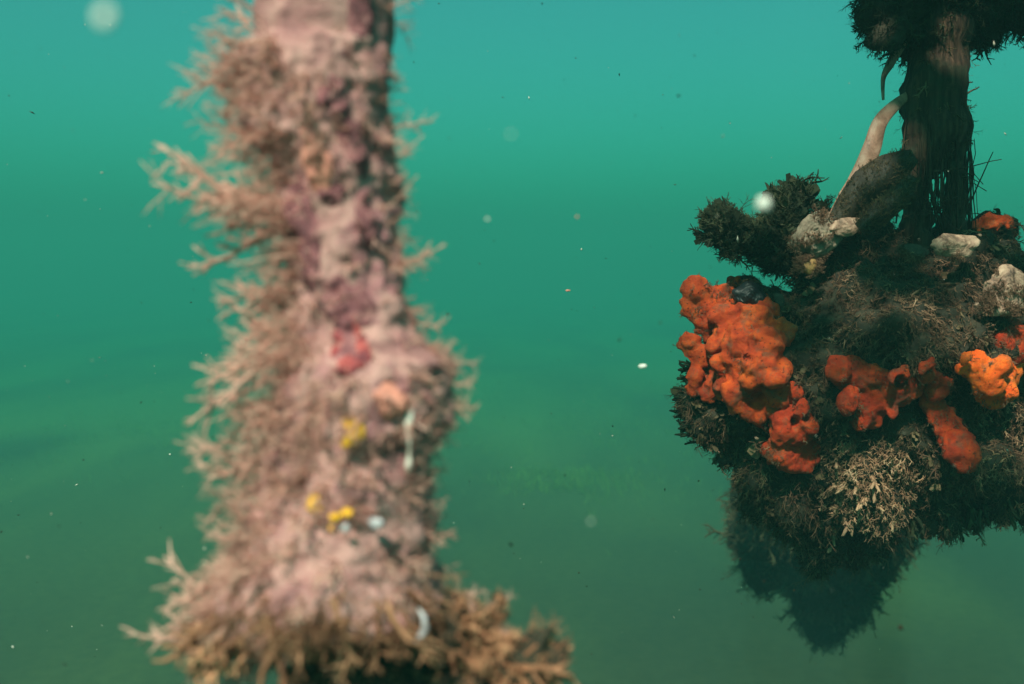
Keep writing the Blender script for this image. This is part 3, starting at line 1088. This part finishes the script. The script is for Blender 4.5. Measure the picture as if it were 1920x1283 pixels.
pts, nrm = scatter(body_me, 46000, lambda a, b: (a < 1960) & ~in_sunlit(a, b), facing=-.3)
loc = (pts - CMn[:3, 3]) @ CMn[:3, :3]
pxx = 960 - loc[:, 0] / loc[:, 2] * F
pyy = 641.5 + loc[:, 1] / loc[:, 2] * F
brown = np.exp(-(((pxx - 1690) / 170) ** 2 + ((pyy - 540) / 130) ** 2)) + .8 * np.exp(-(((pxx - 1850) / 90) ** 2 + ((pyy - 800) / 120) ** 2)) + .25
isb = rng.random(len(pts)) < brown
sz = np.exp(rng.normal(math.log(10), .45, len(pts))) * CMM
dirs = nrm + rng.normal(size=pts.shape) * .6 + dvec(-.1, -.45, 0)
part('brown_turf', turf(pts[isb], dirs[isb], sz[isb] * 1.15, TB + TB + TH[:6] + TF[:1]), M['brownturf'], clump, kind='stuff')
hp = rng.choice(len(pts), 900, replace=False)
part('drooping_weed', turf(pts[hp], nrm[hp] * .5 + dvec(-.2, -.8, 0) + rng.normal(size=(900, 3)) * .3, rng.uniform(22, 52, 900) * CMM, TH), M['brownturf'], clump, kind='stuff')
part('dark_turf', turf(pts[~isb], dirs[~isb], sz[~isb], TB + TB + TH[:6] + TL[:2]), M['darkturf'], clump, kind='stuff')
pts, nrm = scatter(body_me, 60000, lambda a, b: in_sunlit(a, b) | ((a > 1830) & (a < 1930) & (b > 740) & (b < 900) & (rng.random(len(a)) < .25)), facing=0)
k = min(len(pts), 1100)
pts, nrm = pts[:k], nrm[:k]
dirs = nrm * .7 + dvec(-.45, -.75, 0) + rng.normal(size=pts.shape) * .3
part('sunlit_tan_turf', turf(pts, dirs, rng.uniform(14, 30, len(pts)) * CMM, TB), M['sunlit_tanturf'], clump, kind='stuff')

FING = [branchlet(R7, rad=.085, nseg=7, nbr=3, sides=6, curl=.12, sub=False, bl=.3, knob=.35, taper=.2) for _ in range(6)]
FME = {}
for nm in ('sunlit_tanturf', 'leafturf', 'brownturf'):
    FME[nm] = [mesh_of(v, t, np.full(len(v), R7.random()), tp) for v, t, tp in FING]
    for me in FME[nm]:
        me.materials.append(M[nm])


def finger(x, y, d, dx, dy, dz, L, nm, parent, name='frond'):
    put_tuft(P(x, y, d), D(dx, dy, dz), L * d / F, R3.choice(FME[nm]), M[nm], parent, name)


def ray_depth(me):
    from mathutils.bvhtree import BVHTree
    V, T = tri_arrays(me)
    return BVHTree.FromPolygons([tuple(v) for v in V], [tuple(int(q) for q in t) for t in T])


BV = ray_depth(body_me)
ORG = Vector((0, 0, CAMZ))


def hit(x, y, bv=None):
    d = (P(x, y, 1.0) - ORG).normalized()
    h = (bv or BV).ray_cast(ORG, d)
    if h[0] is None:
        return None
    return -((CM.inverted() @ h[0]).z)


# unseen ragged mat added off the float to shade the clump, gaps shaping dapples
GAPS = [(1310, 560, 26), (1335, 640, 20), (1385, 640, 30), (1400, 690, 24), (1310, 700, 16), (1600, 940, 34), (1660, 900, 34), (1690, 950, 22), (1885, 545, 40), (1870, 580, 26), (1880, 705, 52), (1480, 830, 36), (1640, 770, 22), (1800, 850, 22),
        (1535, 440, 34), (1790, 460, 30), (1650, 540, 14), (1760, 560, 16), (1840, 760, 20), (1560, 660, 12), (1720, 640, 12), (1860, 820, 16), (1620, 330, 30), (1645, 265, 28), (1665, 215, 20), (1590, 370, 22), (1870, 415, 22), (1580, 880, 24), (1680, 500, 16), (1600, 560, 12), (1800, 600, 14), (1730, 590, 10), (1500, 690, 12)]
HT = CAMZ + .44
rays = [(P(a, b, (hit(a, b) or .96) - .028), r * CMM) for a, b, r in GAPS]
mat_blobs = []
for gx in np.arange(-.14, .62, .026):
    for gy in np.arange(.26, 1.10, .026):
        q = Vector((gx + random.gauss(0, .004), gy + random.gauss(0, .004), HT + random.gauss(0, .012)))
        rad = random.uniform(.017, .023)
        t = (.95 - gy) / -SUN_DIR.y
        l = CM.inverted() @ (q - SUN_DIR * t)
        sx, sy = 960 - l.x / l.z * F, 641.5 + l.y / l.z * F
        if not ((1260 if sy > 480 else 1560) < sx < 2100 and -420 < sy < 1250):
            continue
        if any(((q - a) - SUN_DIR * (q - a).dot(SUN_DIR)).length < r + rad * .6 for a, r in rays):
            continue
        if mn.noise(q * 11) > .13:
            continue
        mat_blobs.append((q, rad))
for t in np.linspace(0, 1, 14):
    a, b = P(1900, -170, 1.0), Vector((.42, .86, HT))
    mat_blobs.append((a.lerp(b, t), .035))
part('shade_mat', blob_mesh(mat_blobs, .007, .010, 25, 2, seed=4), M['dark'], fl)

for k in range(60):             # fingered fronds, sunlight put into their paler colour
    x, y = R3.gauss(1630, 40), R3.gauss(920, 38)
    d = hit(x, y)
    if d:
        finger(x, y, d + .004, R3.uniform(-.9, .1), R3.uniform(-1, -.4), R3.uniform(-.6, -.1), R3.uniform(22, 48), 'sunlit_tanturf', clump)
for k in range(130):            # brown fronds over the middle of the clump
    x, y = R3.gauss(1680, 90), R3.gauss(570, 80)
    d = hit(x, y)
    if d and x < 1900 and y > 440:
        finger(x, y, d + .004, R3.uniform(-.8, .5), R3.uniform(-.9, .5), R3.uniform(-.8, -.2), R3.uniform(10, 24), 'brownturf', clump)
for k in range(46):             # fronds hanging from the lower right edge
    x = R3.uniform(1695, 1915)
    y = np.interp(x, [1695, 1760, 1830, 1870, 1915], [985, 975, 965, 945, 955]) + R3.uniform(-14, 4)
    finger(x, y, .97 + R3.uniform(-.02, .02), R3.uniform(-.1, .6), -1, R3.uniform(-.2, .2), R3.uniform(24, 50), 'leafturf', clump)
for k in range(60):             # bristles on the left edge
    y = R3.uniform(680, 830)
    x = np.interp(y, [680, 750, 830], [1298, 1285, 1302]) + R3.uniform(0, 16)
    finger(x, y, 1.0 + R3.uniform(-.02, .02), -1, R3.uniform(-.5, .6), R3.uniform(-.3, .3), R3.uniform(18, 42), 'leafturf', clump)

# hazier clump that hangs lower and much farther back, on a stem of its own
hang_c = P(1550, 1000, 2.69)
hang = link('hanging_clump', None, loc=hang_c, label='dim tapering clump fading into the haze below the sponge clump', cat='clump')
hb = [((1470, 930), 88, 2.27), ((1570, 930), 100, 2.27), ((1650, 960), 62, 2.38), ((1445, 985), 72, 2.48), ((1530, 990), 100, 2.48), ((1620, 1000), 72, 2.48), ((1470, 1035), 70, 2.69), ((1555, 1050), 88, 2.69), ((1412, 990), 46, 2.59), ((1425, 1045), 46, 2.69),
      ((1622, 1055), 54, 2.69), ((1530, 1095), 62, 2.90), ((1580, 1105), 60, 2.90), ((1550, 1130), 54, 3.00), ((1590, 1145), 38, 3.11), ((1560, 1160), 34, 3.11), ((1430, 950), 55, 2.38), ((1668, 1015), 28, 2.59), ((1600, 1170), 20, 3.11)]
hang_me = blob_mesh([(P(x, y, d), r * d / F) for (x, y), r, d in hb], .019, .045, 8, 2, .02, 26, seed=8)
part('body', hang_me.copy(), M['dark'], hang)
hs = [P(1590, 960, 2.27), P(1640, 750, 2.27), P(1700, 480, 2.27), P(1745, 280, 2.27), P(1752, -300, 2.27), P(1752, -900, 2.27)]
v_, t_ = tube(hs, [.012, .012, .011, .011, .012, .012], 14)
part('stem', mesh_of([tuple(q) for q in v_], t_), M['bark'], hang)
pts, nrm = scatter(hang_me, 11000, facing=-.4)
dirs = nrm + rng.normal(size=pts.shape) * .4 + dvec(-.1, -.5, 0)
part('turf', turf(pts, dirs, np.exp(rng.normal(math.log(15), .45, len(pts))) * 2.69 / F, TB + TH), M['darkturf'], hang, kind='stuff')
for k in range(22):
    y = R3.uniform(1000, 1120)
    x = np.interp(y, [1000, 1060, 1120], [1690, 1668, 1640]) - R3.uniform(4, 24)
    finger(x, y, 2.65 + R3.uniform(-.06, .06), 1, R3.uniform(-.6, .1), 0, R3.uniform(22, 40), 'leafturf', hang)

# dark leafy weed at the upper left of the clump
weed_c = P(1500, 520, .97)
weed = link('leafy_weed', None, loc=weed_c, label='black green leafy weed jutting left above the orange sponge', cat='seaweed')
wb = [((1358, 430), 30, .96), ((1385, 450), 36, .96), ((1430, 450), 42, .96), ((1480, 430), 50, .97), ((1470, 385), 30, .97), ((1495, 375), 24, .97), ((1470, 480), 44, .97), ((1510, 470), 50, .98), ((1510, 510), 36, .97), ((1405, 425), 26, .96), ((1545, 400), 18, 1.0), ((1530, 430), 40, 1.0), ((1550, 385), 12, 1.0)]
weed_me = blob_mesh([(P(x, y, d), r * .62 * CMM) for (x, y), r, d in wb], .0035, .014, 45, 1, .006, 120, seed=2)
part('body', weed_me.copy(), M['dark'], weed)
pts, nrm = scatter(weed_me, 8000, facing=-.6)
dirs = nrm + rng.normal(size=pts.shape) * .5 + dvec(-.15, .3, 0)
part('leaves', turf(pts, dirs, np.exp(rng.normal(math.log(19), .35, len(pts))) * CMM, TB + TB + TH[:8] + TL[:2]), M['leafturf'], weed, kind='stuff')


# ------------------------------------------------------------------ sponges
def sponge(name, label, blobs, mat, dd=0.0, vox=.0021, amp=.0048, sc=46, amp2=.0014, sc2=210, oscula=(), seed=0, sm=7):
    bl = []
    rs = random.Random(seed * 13 + 1)
    for x, y, r, z in blobs:
        h = hit(x, y)
        base = h if h else .975
        d = base + (z - .2) * r * CMM + dd
        bl.append((P(x, y, d), (r * CMM * .95, r * CMM * .95, r * CMM * .55)))
        for k_ in range(6):
            an, q = rs.uniform(0, 6.28), r * rs.uniform(.45, 1.05)
            x2, y2 = x + math.cos(an) * q, y + math.sin(an) * q
            r2 = r * rs.uniform(.28, .58)
            h2 = hit(x2, y2)
            d2 = min(max(h2 if h2 else base, base - .02), base + .03) + dd + (z * r - .3 * r2) * CMM
            bl.append((P(x2, y2, d2), (r2 * CMM, r2 * CMM * rs.uniform(.7, 1.4), r2 * CMM * .6)))
    c_ = bl[0][0]
    me = blob_mesh(bl, vox, amp, sc, sm, amp2, sc2, seed=seed)
    # sink the openings of the sponge into its skin
    n = len(me.vertices)
    Cc = np.empty(n * 3, dtype=np.float32)
    me.vertices.foreach_get('co', Cc)
    Cc = Cc.reshape(-1, 3).astype(float)
    loc_ = (Cc - CMn[:3, 3]) @ CMn[:3, :3]
    x_ = 960 - loc_[:, 0] / loc_[:, 2] * F
    y_ = 641.5 + loc_[:, 1] / loc_[:, 2] * F
    for ox, oy, orad in oscula:
        dist = np.hypot(x_ - ox, y_ - oy) / orad
        front = -loc_[:, 2] < (-loc_[:, 2])[dist < 2].mean() if (dist < 2).any() else np.zeros(n, bool)
        push = np.clip(1.15 - dist, 0, 1) ** .6 * orad * CMM * 2.6
        rim = np.exp(-((dist - 1.5) / .35) ** 2) * orad * CMM * .12
        Cc += np.array(D(0, 0, 1))[None, :] * ((push - rim) * front)[:, None]
    me.vertices.foreach_set('co', Cc.astype(np.float32).ravel())
    me.update()
    wm = me.copy()
    o = link(name, recenter(me, c_), mat, label=label, cat='sponge', group='orange sponges on the clump')
    o.location = c_
    pts_, nrm_ = scatter(wm, 900, facing=-.1)
    kk = np.array([mn.noise(Vector(q) * 55 + Vector((seed, 0, 0))) > .12 for q in pts_])
    if kk.any():
        part('silt_turf', turf(pts_[kk], nrm_[kk] + rng.normal(size=pts_[kk].shape) * .6, np.exp(rng.normal(math.log(6), .4, kk.sum())) * CMM, TB), M['brownturf'], o, kind='stuff')
    return o


sponge('orange_sponge', 'uppermost left orange sponge with a rounded double lobe', [(1310, 548, 30, 0), (1300, 580, 22, 0), (1335, 570, 28, 0), (1352, 545, 20, .2), (1372, 530, 13, .4), (1330, 600, 30, .3), (1360, 580, 24, .2)], M['sponge'], -.005, seed=1)
sponge('orange_sponge', 'large lumpy orange sponge in the middle of the left side', [(1380, 620, 40, -.2), (1420, 610, 36, -.2), (1440, 580, 20, -.3), (1400, 660, 50, -.3), (1370, 690, 34, -.3), (1430, 690, 48, -.2), (1395, 730, 40, -.1), (1445, 640, 34, -.2), (1450, 735, 30, 0), (1350, 655, 26, -.2), (1410, 760, 26, 0)], M['sponge'], -.012,
       oscula=((1402, 672, 8),), seed=2, amp=.009)
sponge('orange_sponge', 'narrow orange sponge lobes at the far left edge above the bristles', [(1290, 640, 22, 0), (1275, 648, 11, 0), (1310, 665, 20, 0), (1300, 700, 20, 0), (1298, 730, 16, 0), (1325, 715, 20, 0), (1330, 740, 16, 0), (1335, 690, 24, .1)], M['sponge'], -.01, seed=3)
sponge('orange_sponge', 'red orange sponge with two dark openings below the middle', [(1480, 800, 38, -.2), (1500, 795, 34, -.2), (1470, 840, 36, 0), (1505, 845, 30, 0), (1485, 865, 26, 0), (1450, 860, 18, 0)], M['sponge_red'], -.01,
       oscula=((1492, 790, 9), (1514, 786, 8), (1490, 802, 6)), seed=4)
sponge('orange_sponge', 'small red sponge patch between the large lumpy sponge and the turf', [(1465, 735, 18, 0), (1490, 730, 14, 0), (1425, 785, 16, 0), (1440, 800, 12, 0), (1480, 752, 14, 0)], M['sponge_red'], -.004, seed=5)
sponge('orange_sponge', 'cup shaped red orange sponge with a pointed lower rim', [(1570, 690, 26, 0), (1600, 710, 36, 0), (1640, 740, 44, -.2), (1690, 725, 34, -.2), (1640, 765, 28, -.1), (1615, 750, 34, 0), (1715, 720, 18, 0), (1660, 720, 34, 0), (1645, 785, 12, 0)], M['sponge_red'], -.012,
       oscula=((1690, 716, 12),), seed=6)
sponge('orange_sponge', 'red orange sponge running down the right of the pointed one', [(1740, 700, 18, 0), (1755, 730, 24, 0), (1755, 770, 24, 0), (1775, 800, 24, 0), (1800, 840, 34, -.2), (1810, 860, 26, -.1), (1745, 755, 20, 0), (1790, 815, 26, 0)], M['sponge_red'], -.012, seed=7)
sponge('orange_sponge', 'brightest orange sponge, coloured as sunlit, with a sharp corner at the right edge', [(1828, 685, 24, -.2), (1855, 710, 34, -.3), (1885, 703, 30, -.4), (1903, 690, 12, -.7), (1885, 728, 26, -.3), (1812, 668, 14, 0), (1868, 748, 24, 0), (1845, 730, 24, 0)], M['sponge_sunlit'], -.02, seed=8)
sponge('orange_sponge', 'orange sponge ridge at the top right beside the stem', [(1855, 412, 15, 0), (1880, 412, 15, 0), (1835, 425, 13, 0), (1895, 420, 12, 0), (1865, 420, 16, 0)], M['sponge'], -.02, seed=9)
sponge('orange_sponge', 'deep red sponge in the hollow at the right edge', [(1890, 640, 44, .2), (1920, 660, 50, .3), (1860, 650, 26, .3)], M['sponge_red'], .01, seed=10)


# ------------------------------------------------------------------ shells
def shell(name, label, x, y, rx, ry, mat, tilt=0.0, d=None, ridges=7, seed=0, cat='shell', proud=.35, lean=(0, 0)):
    h = d or ((hit(x, y) or .97) - .006)
    mm = h / F
    na, nr = 48, 22
    V, Fq = [], []
    for i in range(nr + 1):
        f = i / nr
        for a in range(na):
            an = 2 * math.pi * a / na
            e = 1 + .30 * mn.noise(Vector((math.cos(an) * 1.3, math.sin(an) * 1.3, seed))) + .12 * mn.noise(Vector((math.cos(an) * 4, math.sin(an) * 4, seed + 5))) * f
            lx, ly = math.cos(an) * rx * f * e, math.sin(an) * ry * f * e
            hz = proud * min(rx, ry) * (1 - f ** 2.2) + .022 * min(rx, ry) * math.sin(f * ridges * 6.28 + 2 * mn.noise(Vector((lx * .08, ly * .08, seed)))) + .22 * min(rx, ry) * mn.noise(Vector((lx * .06, ly * .06, seed + 2))) + .06 * min(rx, ry) * mn.noise(Vector((lx * .2, ly * .2, seed + 4)))
            hz += lean[0] * lx + lean[1] * ly
            ct, st = math.cos(tilt), math.sin(tilt)
            V.append(tuple(P(x + lx * ct - ly * st, y + lx * st + ly * ct, h - hz * mm)))
    for i in range(nr):
        for a in range(na):
            b = (a + 1) % na
            Fq.append((i * na + a, i * na + b, (i + 1) * na + b, (i + 1) * na + a))
    n0 = len(V)
    for a in range(na):          # closed underside
        q = Vector(V[nr * na + a])
        V.append(tuple(q + FWD * 6 * mm))
    for a in range(na):
        b = (a + 1) % na
        Fq.append((nr * na + a, nr * na + b, n0 + b, n0 + a))
    c_ = P(x, y, h)
    me = mesh_of(V, Fq)
    wm = me.copy()
    o = link(name, recenter(me, c_), mat, label=label, cat=cat)
    o.location = c_
    if rx > 20 and cat == 'shell':
        pts_, nrm_ = scatter(wm, 1500, facing=-.1)
        kk = np.array([mn.noise(Vector(q) * 60 + Vector((seed, 0, 3))) > .10 for q in pts_])
        if kk.any():
            part('silt_turf', turf(pts_[kk], nrm_[kk] + rng.normal(size=pts_[kk].shape) * .6, np.exp(rng.normal(math.log(7), .4, kk.sum())) * CMM, TB), M['brownturf'], o, kind='stuff')
    return o


shell('oyster_shell', 'pale round oyster shell at the upper left beside the dark weed', 1535, 440, 52, 40, M['shell'], -.6, .925, seed=1, proud=.6)
shell('oyster_shell', 'flaky pale shell under the tip of the dark leaf', 1592, 424, 36, 17, M['shell_pink'], -.15, .915, 9, seed=2, proud=.5)
shell('oyster_shell', 'tan yellow shell under the pale round oyster shell', 1515, 500, 24, 14, M['shell_tan'], .1, .92, seed=3, proud=.5)
shell('oyster_shell', 'pinkish white shell below the stem on the right', 1790, 460, 42, 24, M['shell_pink'], -.1, .905, seed=4, proud=.6)
shell('oyster_shell', 'grey edge of a half buried shell left of the pinkish white one', 1715, 470, 28, 12, M['shell_dark'], .25, .905, seed=5, proud=.5)
shell('oyster_shell', 'brightly lit ragged tan shell at the right edge of the picture', 1895, 548, 48, 44, M['shell_pink'], .3, .90, 9, seed=6, proud=.35)
shell('oyster_shell', 'broken shell lip below the lit ragged shell', 1868, 578, 42, 14, M['shell_pink'], .15, .892, 6, seed=9, proud=.5)
shell('cavity', 'black dome standing for a dark cavity behind the upper left sponge', 1408, 556, 32, 26, M['cavity'], .5, .945, 6, seed=7, cat='cavity', proud=.7)  # black dome in place of a cavity, its shade put into the colour
shell('shell_fleck', 'grey shell fleck right of the black cavity', 1462, 562, 9, 14, M['shell_dark'], -.5, .945, 4, seed=8)
for x, y, lab in [(1421, 661, 'white speck of shell on the large lumpy sponge'), (1419, 822, 'white speck of shell left of the sponge with dark openings'), (1346, 848, 'small white shell on the lower left edge of the clump'),
                  (1308, 824, 'pale grey shell speck low on the left edge'), (1838, 441, 'white glint of shell under the top right sponge')]:
    shell('shell_fleck', lab, x, y, 3.6, 2.6, M['shell_pink'], .3, (hit(x, y) or .97) - .022, 2, seed=x)

# ------------------------------------------------------------------ drifting specks
def flake(name, label, x, y, d, rx, ry, mat, amp=.25):
    mm = d / F
    import bmesh
    bm = bmesh.new()
    bmesh.ops.create_icosphere(bm, subdivisions=3, radius=1.0)
    c_ = P(x, y, d)
    for v in bm.verts:
        k = 1 + amp * mn.noise(v.co * 1.5 + Vector((x, y, 0)))
        w = RIGHT * v.co.x * rx * k + UP * v.co.y * ry * k + FWD * v.co.z * min(rx, ry) * .7 * k
        v.co = w * mm
    me = bpy.data.meshes.new('flake')
    bm.to_mesh(me)
    bm.free()
    for p in me.polygons:
        p.use_smooth = True
    o = link(name, me, mat, label=label, cat='drifting speck', group='larger specks drifting in the water')
    o.location = c_
    return o


M['snow'] = crust_mat('pale_silt', [(.3, (.5, .48, .46)), (.7, (.75, .72, .70))], 400)
M['speck'] = crust_mat('dark_silt', [(.3, (.02, .018, .014)), (.7, (.08, .06, .04))], 400)
flake('drifting_speck', 'large pale blurred speck in the top left corner', 197, 32, .13, 15, 17, M['snow'])
flake('drifting_speck', 'bright white blurred speck in front of the dark weed', 1432, 383, .26, 14, 16, M['snow'])
flake('drifting_speck', 'pale blurred dot low in the open water between post and clump', 1108, 978, .26, 2.6, 2.6, M['snow'])
flake('drifting_speck', 'pale flake in the open water left of the sponges', 1205, 687, .6, 8, 4.5, M['snow'])
flake('drifting_speck', 'faint blurred dot in open water above the middle, right of the post', 958, 252, .22, 2.6, 3, M['snow'])
flake('drifting_speck', 'pale dot right of the middle of the post', 914, 411, .36, 2.8, 2.8, M['snow'])
flake('drifting_speck', 'orange tinted dot in upper open water', 1082, 407, .42, 2.4, 2.4, M['salmon'])
flake('drifting_speck', 'small tan sliver in open water at mid height', 1065, 545, .8, 5, 2, M['salmon'])

sv, sf, sr = [], [], []
R4 = random.Random(21)
octa = [(1, 0, 0), (-1, 0, 0), (0, 1, 0), (0, -1, 0), (0, 0, 1), (0, 0, -1)]
ofc = [(0, 2, 4), (2, 1, 4), (1, 3, 4), (3, 0, 4), (2, 0, 5), (1, 2, 5), (3, 1, 5), (0, 3, 5)]
for k in range(1000):
    d = R4.choice([R4.uniform(.45, 1.3), R4.uniform(.8, 2.2)])
    c_ = P(R4.uniform(-60, 1980), R4.uniform(-60, 1340), d)
    r = math.exp(R4.gauss(math.log(.85), .45)) * CMM
    b = len(sv)
    st = [R4.uniform(.4, 1.3) for _ in range(3)]
    if R4.random() < .2:
        st[R4.randint(0, 2)] *= 3
    rv_ = R4.random()
    rot = Matrix.Rotation(R4.uniform(0, 6.28), 3, Vector((R4.gauss(0, 1), R4.gauss(0, 1), R4.gauss(0, 1))).normalized())
    for q in octa:
        sv.append(tuple(c_ + rot @ Vector((q[0] * st[0], q[1] * st[1], q[2] * st[2])) * r))
        sr.append(rv_)
    sf.extend((x + b, y + b, z + b) for x, y, z in ofc)
M['silt'] = growth_mat('silt', [(.0, (.02, .015, .01)), (.6, (.06, .04, .025)), (.68, (.45, .38, .32)), (1, (.65, .6, .55))], None, 0, 1, .2, var=1.0)
link('drifting_silt', mesh_of(sv, sf, sr), M['silt'], kind='stuff', label='fine specks of silt drifting through the water')

# ------------------------------------------------------------------ seagrass on the seabed
gp, gd, gs = [], [], []
R5 = random.Random(4)
BL = []
for k in range(6):
    V, T, tp = [], [], []
    n = 5
    bend = R5.uniform(-.5, .5)
    for i in range(n + 1):
        t = i / n
        w = .035 * (1 - t * .7)
        V += [(bend * t * t - w, .02 * math.sin(t * 4), t), (bend * t * t + w, .02 * math.sin(t * 4), t)]
        tp += [t, t]
    for i in range(n):
        q = 2 * i
        T += [(q, q + 1, q + 3), (q, q + 3, q + 2)]
    BL.append((np.array(V), np.array(T), np.array(tp)))
BEDS = [(.9, 11.5, 2.0, 3.2), (2.6, 15, 2.4, 3), (-4.8, 12, 2.4, 3), (-1, 17, 3, 3), (.5, 9.3, .8, .9)]
while len(gp) < 9000:
    bx, by, brx, bry = R5.choice(BEDS)
    x, y = R5.gauss(bx, brx * .45), R5.gauss(by, bry * .45)
    if mn.noise(Vector((x * 1.6, y * 1.6, 3.3))) + .4 * mn.noise(Vector((x * 5, y * 5, 1))) < -.08:
        continue
    gp.append((x, y, seabed_height(x, y) - .01))
    gd.append((R5.gauss(-.2, .3), R5.gauss(0, .3), 1))
    gs.append(R5.uniform(.03, .10))
link('seagrass', turf(np.array(gp), np.array(gd), np.array(gs), BL), M['seagrass'], kind='stuff', label='faint yellow green seagrass on the seabed beyond')
